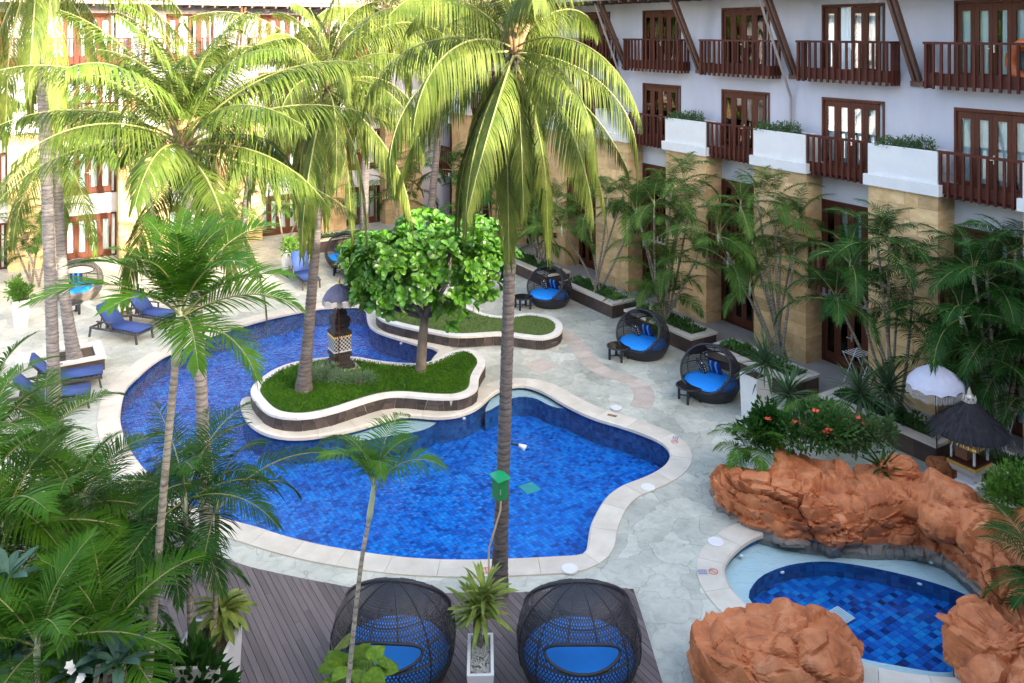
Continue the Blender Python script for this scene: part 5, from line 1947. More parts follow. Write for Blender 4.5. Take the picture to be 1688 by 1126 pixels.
# square boxes round two palms
def palm_box(label, loc, half, h, m_side):
    t = thing("palm_box", label, "planter", loc, RZ_E, "square stone boxes round palm trunks")
    b = half
    for (x0, x1, y0, y1) in ((-b, b, -b, -b + .1), (-b, b, b - .1, b), (-b, -b + .1, -b + .101, b - .101), (b - .1, b, -b + .101, b - .101)):
        block("side_slab", m_side, x0 + .01, x1 - .01, y0 + .01, y1 - .01, 0, h - .07, t)
    c = .24
    for (x0, x1, y0, y1) in ((-b - .03, b + .03, -b - .03, -b + c), (-b - .03, b + .03, b - c, b + .03), (-b - .03, -b + c, -b + c + .002, b - c - .002), (b - c, b + .03, -b + c + .002, b - c - .002)):
        block("cap_stone", cap_white, x0, x1, y0, y1, h - .07, h, t)
    mb = MB(); mb.box(-b + c, b - c, -b + c, b - c, h - .16, h - .08); mb.build("soil", soil_m, t)
palm_box("square box with white rim and dark sides round the short palm trunk", G(124, 604, .2), .78, .42, lava)
palm_box("square dark stone box with white cap round the back palm trunk", G(603, 455, .2), .85, .5, lava)
# ------------------------------------------------------------------ wooden deck, planks along the right wing's direction
DECK = [flat(G(*p)) for p in [(330, 905), (380, 928), (422, 941), (498, 957), (572, 971), (640, 978), (740, 982), (860, 980), (1044, 973), (1062, 1030), (1091, 1126), (1130, 1250), (1180, 1420),
                              (520, 1500), (-350, 1420), (-300, 1050), (-100, 900), (60, 830), (130, 800), (180, 805), (250, 850)]]
deck_core = MB()
dk = DECK if area2(DECK) > 0 else DECK[::-1]
deck_core.prism(dk, .002, .030)
dk_o = deck_core.build("timber_deck", soil_m, fix=False)
tag(dk_o, "grey weathered timber deck along the near side of the pool", kind="structure")
PW = .118
ws = [p.dot(E) for p in dk]
def cross(w):
    xs = []
    for a, b_ in zip(dk, dk[1:] + dk[:1]):
        wa_, wb_ = a.dot(E), b_.dot(E)
        if (wa_ > w) != (wb_ > w):
            xs.append(a.lerp(b_, (w - wa_) / (wb_ - wa_)).dot(T))
    return sorted(xs)
planks = []
w = min(ws)
while w < max(ws):
    lo_x, hi_x = cross(w + .0045), cross(w + PW - .0045)
    if len(lo_x) == len(hi_x):
        for q in range(0, len(lo_x) - 1, 2):
            a0, a1, b0, b1_ = lo_x[q], lo_x[q + 1], hi_x[q], hi_x[q + 1]
            u = max(a0, b0)
            end = min(a1, b1_)
            if end - u < .05:
                continue
            cuts = []
            x = u + random.uniform(.8, 3.0)
            while x < end - .4:
                cuts.append(x); x += random.choice((2.4, 3.0, 3.6))
            st = [(a0, b0)] + [(c_ + .002, c_ + .002) for c_ in cuts]
            en = [(c_ - .002, c_ - .002) for c_ in cuts] + [(a1, b1_)]
            planks += [(w, s_, e_) for s_, e_ in zip(st, en)]
    w += PW
def plank_share(q):
    c = WU(q[0], (q[1][0] + q[2][0]) / 2)
    if c.y < 5: return 9e9
    px = CX + c.x * F / c.y
    py = HY + HC * F / c.y
    return (0 if -50 < px < 1700 and py < 1180 else 5000) + abs(py - 1000) * .5 + abs(px - 700)
planks.sort(key=plank_share)
restp = MB()
for i, (w, s_, e_) in enumerate(planks):
    z = .045 + random.uniform(0, .006)
    q = [WU(w + .0045, s_[0]), WU(w + .0045, e_[0]), WU(w + PW - .0045, e_[1]), WU(w + PW - .0045, s_[1])]
    mb = MB() if i < 300 else restp
    mb.add([(p.x, p.y, z - .03) for p in q] + [(p.x, p.y, z) for p in q],
           [(4, 5, 6, 7), (0, 1, 5, 4), (1, 2, 6, 5), (2, 3, 7, 6), (3, 0, 4, 7)])
    if i < 300:
        c = WU(w, (s_[0] + e_[0]) / 2)
        mb.v = [((Vector(v) - c).dot(T), (Vector(v) - c).dot(E), v[2]) for v in mb.v]
        o = mb.build("plank", plank_m, dk_o, c)
        o.rotation_euler = (0, 0, math.atan2(T.y, T.x))
if restp.v:
    tag(restp.build("outer_planks", plank_m, dk_o), kind="stuff")

# curving band of tan pavers and the pale lozenge let into the deck
path = catmull([flat(G(*p)) for p in [(925, 548), (945, 562), (962, 585), (978, 602), (1003, 616), (1033, 624), (1055, 637), (1062, 655), (1055, 672)]], 8, False)
path = resample(path, .16, False)
nn_ = normals2(path, False)
band = MB()
band.add([(p + n_ * d).to_tuple()[:2] + (.003,) for p, n_ in zip(path, nn_) for d in (-.31, .31)], [(2 * i, 2 * i + 1, 2 * i + 3, 2 * i + 2) for i in range(len(path) - 1)])
bo = band.build("paver_band", mortar_m, fix=False)
if bo.data.polygons[0].normal.z < 0: bo.data.flip_normals()
tag(bo, "curving band of tan pavers let into the deck paving", kind="structure")
step = 3
for i in range(0, len(path) - step, step):
    ids = range(i, i + step + 1)
    vs = []
    for q, k in enumerate(ids):
        tt = (path[i + step] - path[i]).normalized() * (.006 if q == 0 else -.006 if q == step else 0)
        for d in (-.30, .30):
            p = path[k] + nn_[k] * d + tt
            vs.append((p.x, p.y, .009 + random.uniform(0, .001)))
    mb = MB(); mb.add(vs, [(2 * q, 2 * q + 1, 2 * q + 3, 2 * q + 2) for q in range(step)])
    o = mb.build("paver", tan_paver, bo, fix=False)
    if o.data.polygons[0].normal.z < 0: o.data.flip_normals()
def lozenge(pts, label):
    q = [flat(G(*p), .005) for p in pts]
    mb = MB(); mb.add(q, [(0, 1, 2, 3)])
    o = mb.build("lozenge_paver", tan_paver, fix=False)
    if o.data.polygons[0].normal.z < 0: o.data.flip_normals()
    tag(o, label, kind="structure")
lozenge([(860, 602), (893, 590), (919, 604), (888, 616)], "pale lozenge slab set in the deck paving beside the trunk")

# ------------------------------------------------------------------ rocks
def hash3(p):
    h = math.sin(p[0] * 12.9898 + p[1] * 78.233 + p[2] * 37.719) * 43758.5453
    return h - math.floor(h)
def smooth01(x):
    x = max(0.0, min(1.0, x))
    return x * x * (3 - 2 * x)
def rock_disp(p, amt=1.0, sc=1.0):
    w = noise.noise_vector(p * .7) * .30
    q = Vector((p.x * .72 * sc, p.y * .72 * sc, p.z * 1.55 * sc)) + w
    dist, cells = noise.voronoi(q, distance_metric='DISTANCE')
    e = dist[1] - dist[0]
    c0 = cells[0]
    key = (round(c0.x, 3), round(c0.y, 3), round(c0.z, 3))
    # every block stands out by its own amount and is a little tilted
    tilt = (q - c0).dot(Vector((hash3((key[1], key[0], key[2])) - .5, hash3((key[2], key[1], key[0])) - .5, hash3((key[0], key[2], key[1])) - .2)))
    d = ((hash3(key) - .5) * .36 + .22 * tilt) * smooth01(e / .07) - .13 * (1 - smooth01(e / .05))
    q2 = Vector((p.x * 1.9, p.y * 1.9, p.z * 3.6)) + noise.noise_vector(p * 1.5) * .35
    dist2, cells2 = noise.voronoi(q2, distance_metric='DISTANCE')
    e2 = dist2[1] - dist2[0]
    d += (hash3((round(cells2[0].x, 3), round(cells2[0].y, 3), round(cells2[0].z, 3))) - .5) * .12 * smooth01(e2 / .10) - .06 * (1 - smooth01(e2 / .06))
    s = p.z * 3.6 + 1.1 * noise.noise(p * .8) + .3 * noise.noise(p * 2.1)
    s -= math.floor(s)
    d += .10 * (s - .5) * (.7 + noise.noise(p * 1.1))
    d += .20 * noise.noise(p * .7) + .05 * noise.noise(p * 2.4) + .015 * noise.noise(p * 6.0)
    return d * amt

def rock_sweep(name, parent, pts, heights, widths, seg=.035, nq=84, seed=0.0):
    base = resample(catmull(pts, 10, False), seg, False)
    n = len(base)
    nn = [-q for q in normals2(base, False)]      # left of travel = away from the small pool
    for _ in range(30):
        nn = [(nn[max(i - 1, 0)] + nn[i] * 2 + nn[min(i + 1, n - 1)]).normalized() for i in range(n)]
    m_ = len(heights)
    V, Fc = [], []
    for i in range(n):
        t = i / (n - 1)
        f = t * (m_ - 1)
        k = min(int(f), m_ - 2)
        e = min(1, t / .12, (1 - t) / .05)
        end = math.sqrt(max(0.0, 1 - (1 - e) ** 2))
        h = (heights[k] + (heights[k + 1] - heights[k]) * (f - k)) * end
        wd = (widths[k] + (widths[k + 1] - widths[k]) * (f - k)) * (.25 + .75 * end)
        for j in range(nq + 1):
            a = math.pi * j / nq
            # squarish dome profile, leaning a little over the water
            c, s_ = math.cos(a), math.sin(a)
            x = wd * (.5 - .5 * math.copysign(abs(c) ** .55, c))
            z = h * abs(s_) ** .55
            lean = -.10 * (z / max(.1, h)) if x < wd * .5 else 0
            p = base[i] + nn[i] * (x + lean) + Vector((0, 0, z - .18))
            out = (nn[i] * (-c) + Vector((0, 0, s_ + .15))).normalized()
            k2 = min(1.0, z / .25 + .25) * (.35 + .65 * end)
            p = p + out * rock_disp(p + Vector((seed, seed, 0)), 1.15) * k2
            V.append(p)
    for i in range(n - 1):
        for j in range(nq):
            a = i * (nq + 1) + j
            Fc.append((a, a + 1, a + nq + 2, a + nq + 1))
    mb = MB(); mb.add(V, Fc)
    return mb.build(name, rockc, parent, fix=True)
RW = thing("rock_wall", "long terracotta coloured rock wall curving behind the small oval pool", "rock formation", (0, 0, 0))
pts = [flat(G(*p)) for p in [(1196, 792), (1186, 838), (1225, 874), (1290, 892), (1345, 903), (1401, 908), (1451, 910), (1505, 909), (1560, 926), (1605, 975), (1630, 1035), (1650, 1105), (1680, 1200), (1710, 1320)]]
rock_sweep("rock_ridge", RW, pts, [.85, 1.1, 1.2, 1.2, 1.2, 1.2, 1.15, 1.05, 1.05, 1.05, 1.0, .9], [1.7, 2.3, 2.6, 2.6, 2.4, 2.1, 1.8, 1.8, 1.9, 2.0, 2.0, 2.0])
def boulder(name, parent, c, r, seed, res=4, flat_=1.0, amt=1.0, rz=0, sq=.8):
    bm = bmesh.new()
    bmesh.ops.create_icosphere(bm, subdivisions=res, radius=1)
    mr = Matrix.Rotation(rz, 3, 'Z')
    for v in bm.verts:
        d = v.co.normalized()
        p = Vector([math.copysign(abs(x) ** sq, x) for x in d])
        p = mr @ Vector((p.x * r[0], p.y * r[1], p.z * r[2]))
        v.co = p + (mr @ d) * rock_disp(p + Vector((seed * 3.1, seed * 1.7, seed)), amt)
    me = bpy.data.meshes.new(name); bm.to_mesh(me); bm.free()
    me.materials.append(rockc)
    return put(name, me, parent, c)
for (px, py, z, r, sd) in ((1488, 880, .22, (.42, .3, .26), 1), (1375, 868, .35, (.36, .3, .3), 2), (1300, 868, .25, (.4, .32, .3), 3), (1565, 862, .75, (.5, .4, .3), 4),
                           (1480, 770, .95, (.5, .35, .3), 5), (1625, 900, .75, (.35, .4, .35), 6)):
    boulder("rock_lump", RW, G(px, py, z), r, sd, 4, amt=.6)
t = thing("boulder", "big squarish terracotta block at the bottom right corner", "boulder", G(1640, 1120), 0, "terracotta boulders by the small pool")
boulder("rock", t, (0.05, .15, .42), (.62, .62, .62), 11, 5, amt=.8, rz=.5, sq=.55)
boulder("lower_rock", t, (-.05, -.5, .12), (.6, .45, .5), 12, 4, amt=.8, rz=.2, sq=.6)
t = thing("boulder", "broad rounded terracotta boulder at the bottom before the small pool", "boulder", G(1284, 1148), 0, "terracotta boulders by the small pool")
boulder("rock", t, (0, 0, .30), (1.28, .92, .92), 14, 6, amt=.75, rz=-.15, sq=.75)
for lab, px, py, z, r, sd in (("small reddish brown rock left of the thatched shrine foot", 1552, 775, .15, (.34, .30, .28), 21), ("loose pinkish rock on the ridge below the dark stone bed", 1478, 775, .9, (.5, .32, .28), 22),
                              ("dull brown rock under the thatched shrine", 1570, 815, .10, (.50, .36, .28), 23)):
    t = thing("small_rock", lab, "rock", G(px, py, z)); boulder("rock", t, (0, 0, 0), r, sd, 4, amt=.6)

# plants on the rock
def on_rock(px, py, z=1.05):
    return G(px, py, z)
def spiky(label, px, py, d, foot_z, seed, L=.9, n=60):
    """a cane with a big rosette: its head where the photograph shows it, at distance d"""
    p = near(px, py, d)
    strap_plant("spiky_plant", label, Vector((p.x, p.y, foot_z)), n, L, .055, lf_spike, seed, (-30, 85), .55, stem=max(.1, p.z - foot_z), group="spiky rosettes on the rock")
shrub("dark_bush", "dark green bush on the rock below the tall white planter", G(1262, 735, 1.0), 1.3, .9, 1.15, 1500, lf_deep, .15, seed=47, asp=.4)
shrub("dark_bush", "dark green bush on the rock under the pair of yuccas", G(1425, 742, .9), 1.5, .9, .95, 1600, lf_shrub, .13, seed=48, asp=.45)
spiky("big spiky rosette growing out of the tall white planter", 1262, 598, 23.6, 1.2, 301, .95, 72)
spiky("big spiky rosette just below and right of the tall white planter", 1300, 650, 21.8, .9, 304, .9, 66)
spiky("left head of the pair of spiky yuccas left of the white parasol", 1418, 648, 21.6, .9, 307, .95, 70)
spiky("right head of the pair of spiky yuccas left of the white parasol", 1462, 640, 22.0, .9, 310, 1.0, 74)
spiky("small spiky rosette on the rock between the flowering bush and the yuccas", 1385, 700, 20.6, .9, 315, .6, 40)
strap_plant("agave", "broad leaved green agave on the ridge below the dark stone bed", G(1455, 775, .95), 16, .62, .11, lf_deep, 320, (5, 70), .3)
def flower_bush(label, px, py, z, L, W, H, n, seed, nf):
    t = shrub("flowering_bush", label, G(px, py, z), L, W, H, n, lf_bed, .12, seed=seed, asp=.5, stems=5)
    rg = random.Random(seed + 1)
    for _ in range(nf):
        a, r = rg.uniform(0, 6.28), rg.uniform(.3, .95)
        c = Vector((math.cos(a) * r * L * .42, -abs(math.sin(a)) * r * W * .5, rg.uniform(.35, .95) * H))
        mb = MB()
        for _k in range(5):
            b_ = _k * 1.257 + rg.random()
            d = Vector((math.cos(b_), math.sin(b_), .5)).normalized()
            s_ = d.orthogonal().normalized() * .035
            mb.add([(0, 0, 0), d * .05 + s_, d * .10, d * .05 - s_], [(0, 1, 2, 3)])
        mb.build("flower", flower_r, t, c, fix=False)
flower_bush("green bush with red flowers spilling over the rock wall", 1325, 738, 1.0, 2.3, 1.3, 1.25, 3200, 41, 9)
flower_bush("leafy bush with a few orange flowers beside the yucca on the rock", 1395, 735, 1.0, 1.2, .9, .8, 1200, 43, 4)
shrub("light_green_bush", "light green feathery bush at the right edge below the thatched shrine", G(1690, 845, .75), 1.9, 1.2, .95, 2600, lf_fern, .10, seed=51, asp=.45)
areca("small arching fern palm at the left end of the rock wall", G(1248, 745, .95), [(0, 0, .12), (-.25, -.05, .05)], 401, "small", .85, 9, "clumped palms", .2, .02, "fern_palm", (70, 45, 25, 5))
areca("pale feathery palm behind the flowering bush", G(1340, 700, .9), [(0, 0, .3)], 402, "small", .9, 8, "clumped palms", .2, .02, "fern_palm", (75, 50, 30, 5))
areca("dark arching palm on the right edge over the small pool", G(1725, 1000, .8), [(0, 0, .55), (.2, .2, .2)], 403, "deep", .7, 9, "clumped palms", .2, .03, "areca_palm", (65, 45, 20, -5))

# ------------------------------------------------------------------ bottom plants
def broad_plant(name, label, loc, n, L, W, m, seed, spread, h, group=None, stem_m=None):
    rg = random.Random(seed)
    t = thing(name, label, "plant", loc, 0, group)
    def lf(k):
        mb = MB()
        prof = [(0, .0), (-.06, .55), (.18, 1.0), (.5, .92), (.8, .5), (1.0, 0)]
        vs = []
        for i, (tt, w_) in enumerate(prof):
            z = -.35 * max(0, tt) ** 2 * L * (.6 + .3 * k)
            vs += [(L * tt, -W * w_ / 2, z + .05 * w_ * W), (L * max(tt, 0), 0, z), (L * tt, W * w_ / 2, z + .05 * w_ * W)]
        fs_ = []
        for i in range(len(prof) - 1):
            fs_ += [(i * 3, i * 3 + 1, i * 3 + 4, i * 3 + 3), (i * 3 + 1, i * 3 + 2, i * 3 + 5, i * 3 + 4)]
        mb.add(vs, fs_)
        return mb.mesh("broad_leaf", m, smooth=True, fix=False)
    ms = [lf(0), lf(1), lf(2)]
    st = MB()
    for i in range(n):
        a, r = rg.uniform(0, 6.28), spread * rg.random() ** .6
        p = Vector((math.cos(a) * r, math.sin(a) * r, h * rg.uniform(.45, 1.0) * (1 - .35 * (r / spread) ** 2)))
        s = rg.uniform(.6, 1.15)
        put("leaf", rg.choice(ms), t, p, (rg.uniform(-.35, .35), rg.uniform(-.45, .25), a + rg.uniform(-.7, .7)), (s, s, s))
        st.tube([(p.x * .3, p.y * .3, 0), (p.x * .7, p.y * .7, p.z * .7), p], .010, 4)
    st.build("stalk", rachis_m, t, fix=False)
    return t
broad_plant("pothos_plant", "large yellow green heart leaved plant at the bottom before the left daybed", flat(near(578, 0, 12.2)), 64, .36, .30, lf_pothos, 81, .62, 1.98)
broad_plant("pothos_plant", "yellow mottled heart leaved plant at the left edge", flat(near(20, 0, 11.5)), 26, .36, .28, lf_pothos, 82, .55, 3.2)
def frangipani(label, loc, tips, seed, flowers):
    rg = random.Random(seed)
    t = thing("frangipani", label, "plant", loc, 0, "frangipanis at the bottom left")
    mb = MB()
    L, W = .42, .12
    vs = []
    prof = [(0, .05), (.2, .55), (.5, 1.0), (.8, .8), (1, 0)]
    for tt, w_ in prof:
        vs += [(L * tt, -W * w_ / 2, .02 * w_ - .10 * tt * tt), (L * tt, 0, -.10 * tt * tt), (L * tt, W * w_ / 2, .02 * w_ - .10 * tt * tt)]
    fs_ = []
    for i in range(4):
        fs_ += [(i * 3, i * 3 + 1, i * 3 + 4, i * 3 + 3), (i * 3 + 1, i * 3 + 2, i * 3 + 5, i * 3 + 4)]
    mb.add(vs, fs_)
    me = mb.mesh("frangipani_leaf", lf_grey, fix=False)
    for tip in tips:
        b = MB(); b.tube([(0, 0, 0), (tip[0] * .4, tip[1] * .4, tip[2] * .6), tip], [.05, .035, .028], 7)
        b.build("branch", trunk_tree, t, smooth=True, fix=False)
        for i in range(11):
            put("leaf", me, t, tip, (rg.uniform(-.2, .2), -R(60 - 5 * i), i * 2.4), [rg.uniform(.8, 1.15)] * 3)
    for f in flowers:
        for _ in range(2):
            c = Vector(f) + Vector((rg.uniform(-.05, .05), rg.uniform(-.05, .05), rg.uniform(-.03, .05)))
            fm_ = MB()
            for k in range(5):
                a = k * 1.2566
                d = Vector((math.cos(a), math.sin(a), .35)).normalized(); s_ = Vector((-math.sin(a), math.cos(a), 0)) * .024
                fm_.add([(0, 0, 0), d * .035 + s_, d * .062, d * .035 - s_], [(0, 1, 2, 3)])
            o = fm_.build("flower", flower_w, t, c, fix=False); o.rotation_euler = (R(35), 0, 0)
fb = flat(near(150, 0, 10.4))
def rel(px, py, d, b):
    p = near(px, py, d); return (p - b)
frangipani("frangipani with grey green leaves and white flowers at bottom left", fb, [rel(178, 1075, 10.4, fb), rel(195, 1095, 10.2, fb), rel(120, 1110, 10.3, fb)], 91,
           [rel(118, 1100, 10.1, fb), rel(126, 1118, 10.1, fb)])
fb2 = flat(near(10, 0, 10.8))
frangipani("frangipani with grey green leaves at the left edge", fb2, [rel(12, 955, 10.8, fb2), rel(8, 1090, 10.6, fb2), rel(30, 1060, 10.8, fb2)], 92, [])
shrub("undergrowth_bush", "dense dark green bush filling the bottom left under the palms", flat(near(120, 0, 11.4)), 3.6, 1.6, 1.9, 3000, lf_deep, .26, seed=61, asp=.4)
shrub("undergrowth_bush", "dense dark green bush under the clumped palms by the deck", flat(near(230, 0, 13.2)), 3.0, 1.4, 1.6, 2400, lf_deep, .24, seed=62, asp=.4)

# ------------------------------------------------------------------ shrines and parasols
def parasol(label, loc, top, r, cloth, fringe, tilt, seed, pole_from=0.0, group=None):
    t = thing("ceremonial_parasol", label, "parasol", loc, 0, "fringed ceremonial parasols")
    h = top
    mb = MB()
    n = 48
    prof = [(0.02, h), (.25, h - .05), (.5, h - .13), (.75, h - .25), (.92, h - .37), (1.0, h - .46)]
    vs, fs_ = [], []
    for k, z in prof:
        for j in range(n):
            a = 2 * math.pi * j / n
            sc = 1 - .05 * k * abs(math.cos(a * 6))
            vs.append((r * k * sc * math.cos(a), r * k * sc * math.sin(a), z + .035 * k * abs(math.cos(a * 6))))
    for i in range(len(prof) - 1):
        for j in range(n):
            fs_.append((i * n + j, (i + 1) * n + j, (i + 1) * n + (j + 1) % n, i * n + (j + 1) % n))
    mb.add(vs, fs_)
    mb.build("canopy", cloth, t, fix=False)
    fg = MB()
    rg = random.Random(seed)
    m = 110
    for j in range(m):
        a = 2 * math.pi * j / m
        sc = 1 - .035 * abs(math.cos(a * 6))
        x, y = r * sc * math.cos(a), r * sc * math.sin(a)
        l = rg.uniform(.15, .21) * r / .62
        fg.bar((x, y, h - .455), (x * 1.01, y * 1.01, h - .46 - l), .016, .010)
    tag(fg.build("fringe", fringe, t, fix=False), kind="stuff")
    mb = MB(); mb.tube([(0, 0, pole_from), (0, 0, h)], .018, 8); mb.build("pole", wood_red, t)
    mb = MB(); mb.lathe([(.05, h - .02), (.035, h + .05), (.055, h + .09), (.02, h + .13), (.004, h + .2)], 10); mb.build("finial", gold, t)
    sp_ = MB()
    for j in range(12):
        a = 2 * math.pi * j / 12
        sp_.bar((0, 0, h - .10), (r * .93 * math.cos(a), r * .93 * math.sin(a), h - .43), .012)
    sp_.build("spoke", wood_red, t)
    t.rotation_euler = tilt
    return t
sb_ = G(560, 606, .42)
shrine_stone = M("black_shrine_stone", (0.014, 0.013, 0.014), (0.042, 0.038, 0.037), scale=7, rough=.8, bump=.5, bscale=25)
t = thing("stone_shrine", "dark tiered stone shrine wrapped in checked cloth on the island", "shrine", sb_, RZ_E)
mb = MB(); mb.box(-.52, .52, -.52, .52, -.04, .05); mb.build("plinth_slab", M("plinth_concrete", (.30, .28, .26), (.42, .40, .37), rough=.9), t)
mb = MB()
q = 2 ** .5
mb.lathe([(a * q, z) for a, z in [(.36, .05), (.36, .14), (.32, .16), (.32, .24), (.25, .28), (.25, .40), (.29, .43), (.29, .50), (.24, .52), (.24, .58)]], 4, ang=math.pi / 4)
mb.build("base", shrine_stone, t)
mb = MB(); mb.lathe([(a * q, z) for a, z in [(.255, .58), (.27, .62), (.262, .98), (.25, 1.02)]], 4, ang=math.pi / 4)
mb.build("checked_cloth", poleng_m, t)
mb = MB(); mb.lathe([(a * q, z) for a, z in [(.285, .565), (.285, .60)]], 4, ang=math.pi / 4); mb.build("cloth_hem", white_cloth, t)
gm = MB()
rg = random.Random(5)
for s_ in range(4):
    for i in range(8):
        a = -.25 + i * .07
        x, y = [(a, -.275), (.275, a), (a, .275), (-.275, a)][s_]
        gm.lathe([(.012, 1.0), (.026, 1.03), (.010, 1.07), (.003, 1.09)], 6, cx=x, cy=y)
gm.build("gold_trim", gold, t)
mb = MB(); mb.lathe([(a * q, z) for a, z in [(.26, 1.02), (.29, 1.08), (.30, 1.16), (.22, 1.20), (.20, 1.28), (.25, 1.33), (.24, 1.42), (.27, 1.50), (.24, 1.60), (.15, 1.66), (.19, 1.72), (.13, 1.82), (.06, 1.90), (.08, 1.95), (.03, 2.06), (.004, 2.16)]], 4, ang=math.pi / 4)
o = mb.build("carved_crown", shrine_stone, t)
parasol("faded violet fringed parasol over the dark stone shrine", sb_ + Vector((.06, -.40, 0)), 2.72, .50, violet_cloth, fringe_m, (0, 0, 0), 7)
parasol("white fringed parasol in front of the right wing", G(1545, 760, .3) , 2.42, .65, white_cloth, fringe_m, (R(5), R(-4), 0), 8)

ts_ = G(1598, 800, .3)
t = thing("thatched_shrine", "small gilded shrine under a wide black thatched roof at right", "shrine", ts_, RZ_E)
t.scale = (.84, .84, .9)
mb = MB(); mb.lathe([(a * q, z) for a, z in [(.30, 0), (.30, .10), (.22, .14), (.22, .34), (.30, .38), (.36, .50), (.38, .56)]], 4, ang=math.pi / 4)
mb.build("white_base", white_paint, t)
mb = MB(); mb.box(-.41, .41, -.41, .41, .561, .64); mb.build("gold_shelf", gold, t)
mb = MB(); mb.box(-.38, .38, -.38, .38, .641, .70); mb.build("dark_floor", wood_red, t)
pm_ = MB(); pm_.box(-.025, .025, -.025, .025, .70, 1.06); pme_ = pm_.mesh("post", white_paint)
for x in (-.32, .32):
    for y in (-.32, .32):
        put("post", pme_, t, (x, y, 0))
mb = MB(); mb.box(-.20, .24, -.05, .30, .701, 1.04); mb.build("inner_niche", M("niche_brown", (.20, .085, .045), (.30, .14, .07), rough=.6), t)
mb = MB(); mb.lathe([(a * q, z) for a, z in [(.40, 1.06), (.42, 1.10), (.40, 1.16), (.45, 1.20), (.45, 1.30)]], 4, ang=math.pi / 4); mb.build("gold_frieze", gold, t)
mb = MB()
for s_ in range(4):
    for i in range(9):
        a = -.40 + i * .1
        x, y = [(a, -.46), (.46, a), (a, .46), (-.46, a)][s_]
        mb.lathe([(.035, 1.19), (.045, 1.24), (.02, 1.31)], 6, cx=x, cy=y)
mb.build("gold_ornament", gold, t)
th = MB()
th.lathe([(.98, 1.40), (.96, 1.47), (.78, 1.62), (.54, 1.80), (.30, 1.98), (.10, 2.12)], 28)
roof_t = th.build("thatch_core", thatch_m, t)
rg = random.Random(9)
tt_ = MB()
for layer in range(5):
    for k in range(460):
        a = rg.uniform(0, 6.283)
        r0 = .10 + layer * .19
        z0 = 2.14 - (r0 - .10) * .76
        L_ = rg.uniform(.18, .44)
        d = Vector((math.cos(a), math.sin(a), -.78 - .25 * layer / 4 + rg.uniform(-.12, .18))).normalized()
        p = Vector((math.cos(a) * r0, math.sin(a) * r0, z0 + rg.uniform(0, .05)))
        s_ = Vector((-math.sin(a), math.cos(a), 0)) * rg.uniform(.010, .022)
        tt_.add([p - s_, p + s_, p + d * L_ + s_ * .3, p + d * L_ - s_ * .3], [(0, 1, 2, 3)])
tag(tt_.build("thatch_strands", thatch_m, roof_t, fix=False), kind="stuff")
mb = MB()
mb.lathe([(.10, 2.10), (.16, 2.16), (.10, 2.22), (.13, 2.27), (.06, 2.34), (.05, 2.40), (.012, 2.52)], 12)
for k in range(8):
    a = k * math.pi / 4
    mb.lathe([(.03, 2.16), (.04, 2.22), (.008, 2.32)], 6, cx=math.cos(a) * .15, cy=math.sin(a) * .15)
mb.build("roof_finial", M("tarnished_silver", (.32, .29, .24), (.62, .58, .50), scale=16, rough=.45, metallic=.4), t)

# carved statue in the far bed, little figure wrapped in yellow cloth on the upper bed
def figure(name, label, loc, s, cloth):
    t = thing(name, label, "statue", loc, R(20))
    t.scale = (s, s, s)
    mb = MB(); mb.lathe([(.20, 0), (.20, .10), (.15, .12), (.17, .22)], 10); mb.build("pedestal", lava, t)
    mb = MB(); mb.lathe([(.13, .22), (.17, .30), (.15, .48), (.11, .60), (.15, .72), (.13, .84), (.06, .88), (.085, .94), (.09, 1.02), (.05, 1.10), (.06, 1.14), (.01, 1.24)], 12)
    for x in (-.16, .16):
        mb.tube([(x * .9, 0, .80), (x * 1.25, -.05, .62), (x * .8, -.15, .55)], [.05, .045, .04], 6)
    mb.build("body", M("carved_stone_" + name, (.22, .19, .16), (.42, .37, .31), scale=12, rough=.9, bump=.4), t, smooth=False)
    if cloth:
        mb = MB(); mb.lathe([(.165, .24), (.19, .28), (.165, .52), (.12, .60)], 14); mb.build("cloth_wrap", yellow_cloth, t)
        mb = MB(); mb.lathe([(.185, .42), (.185, .46)], 14); mb.build("sash", wicker, t)
figure("carved_statue", "small pale carved statue under dark palms right of the trunk", G(884, 428, .55), .95, False)
figure("wrapped_statue", "little stone figure wrapped in yellow cloth at the far rim of the turf bed", G(769, 499, .42), .75, True)

# ------------------------------------------------------------------ things on the tall trunk
tb = hub_at(826, 792, B1)
t = thing("electric_box", "green metal box with a sloping lid fixed to the tallest palm trunk", "utility box", Vector((tb.x - .02, tb.y - .27, tb.z)), R(38))
mb = MB(); mb.box(-.105, .105, -.105, .105, -.18, .18); mb.build("box_body", box_green, t)
mb = MB(); mb.add([(-.15, -.16, .192), (.15, -.16, .192), (.15, .15, .235), (-.15, .15, .235), (-.15, -.16, .207), (.15, -.16, .207), (.15, .15, .25), (-.15, .15, .25)],
                  [(0, 3, 2, 1), (4, 5, 6, 7), (0, 1, 5, 4), (1, 2, 6, 5), (2, 3, 7, 6), (3, 0, 4, 7)]); mb.build("lid", M("green_lid", (.01, .26, .11), rough=.3), t)
mb = MB(); mb.box(-.09, -.07, -.13, -.121, -.05, .05); mb.build("latch", steel, t)
mb = MB()
p0 = Vector((tb.x, tb.y - .22, tb.z - .2)); p1 = Vector((B1.x - .20, B1.y - .10, 0))
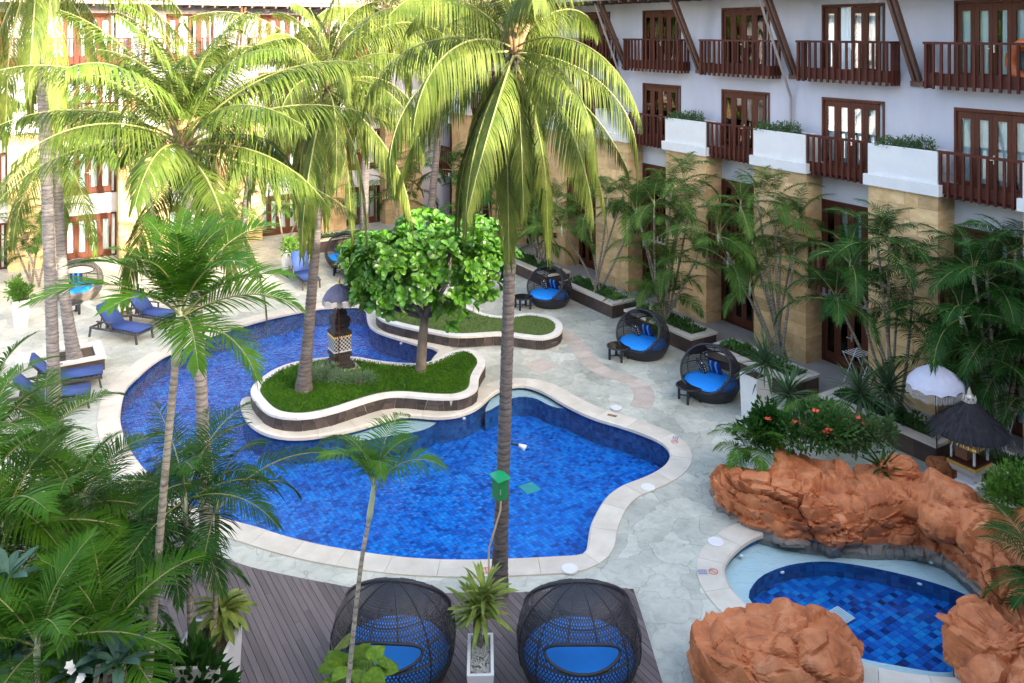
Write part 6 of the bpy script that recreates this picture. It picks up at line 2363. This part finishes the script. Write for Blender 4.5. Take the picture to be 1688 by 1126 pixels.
mb.tube([p0, p0 + Vector((-.01, 0, -.25)), p1 + Vector((.02, 0, 1.0)), p1], .018, 8)
o = mb.build("conduit", M("bamboo_conduit", (.50, .36, .20), (.62, .48, .30), rough=.5)); tag(o, "pale brown conduit running down the tallest trunk from the green box", "pipe")
sp = hub_at(862, 734, B1)
t = thing("spotlight", "white spotlight on a short arm on the right of the tallest trunk", "spotlight", sp + Vector((-.05, -.05, 0)), 0)
mb = MB(); mb.bar((-.18, 0, .06), (-.02, 0, .02), .03, .03); mb.build("arm", wicker, t)
mb = MB(); mb.tube([(-.03, 0, .03), (.02, 0, .01), (.06, 0, -.01), (.10, -.01, -.03)], [.028, .035, .05, .06], 12); mb.build("lamp_head", white_paint, t, smooth=True)

# folding clothes racks on the terrace
def rack(label, loc, rz):
    t = thing("drying_rack", label, "clothes rack", loc, rz, "white folding clothes racks")
    for y in (-.28, .28):
        mb = MB()
        mb.bar((-.30, y, 0), (.30, y, .95), .022); mb.bar((.30, y + .03, 0), (-.30, y + .03, .95), .022)
        mb.build("cross_leg", white_paint, t)
    mb = MB()
    for i in range(6):
        x = -.30 + .12 * i
        mb.bar((x, -.30, .95), (x, .30, .95), .016)
    mb.build("top_rack", white_paint, t)
rack("white folding clothes rack by the ground floor door behind the areca stems", flat(WU(22.7, -16.6)), .5)
rack("white folding clothes rack at the right edge beside the thatched shrine", flat(WU(22.5, -12.2)), .6)

# orange inflatable leaning behind the top balcony rail at right
t = thing("inflatable_ring", "orange rounded inflatable behind the top balcony rail at the right edge", "pool float", WU(23.4, -17.3) + T * 5.55 - E * .22 + Vector((0, 0, 9.9)), math.atan2(T.y, T.x))
mb = MB()
mb.tube([Vector((.50 * math.cos(a), 0, .50 * math.sin(a) + .12)) for a in [2 * math.pi * i / 36 for i in range(36)]], .15, 12, closed=True)
mb.build("ring", float_m, t, smooth=True, fix=False)
mb = MB(); mb.lathe([(.01, -.05), (.03, -.05), (.03, .04), (.01, .05)], 8, cx=.5, cy=0); mb.build("valve", white_paint, t)
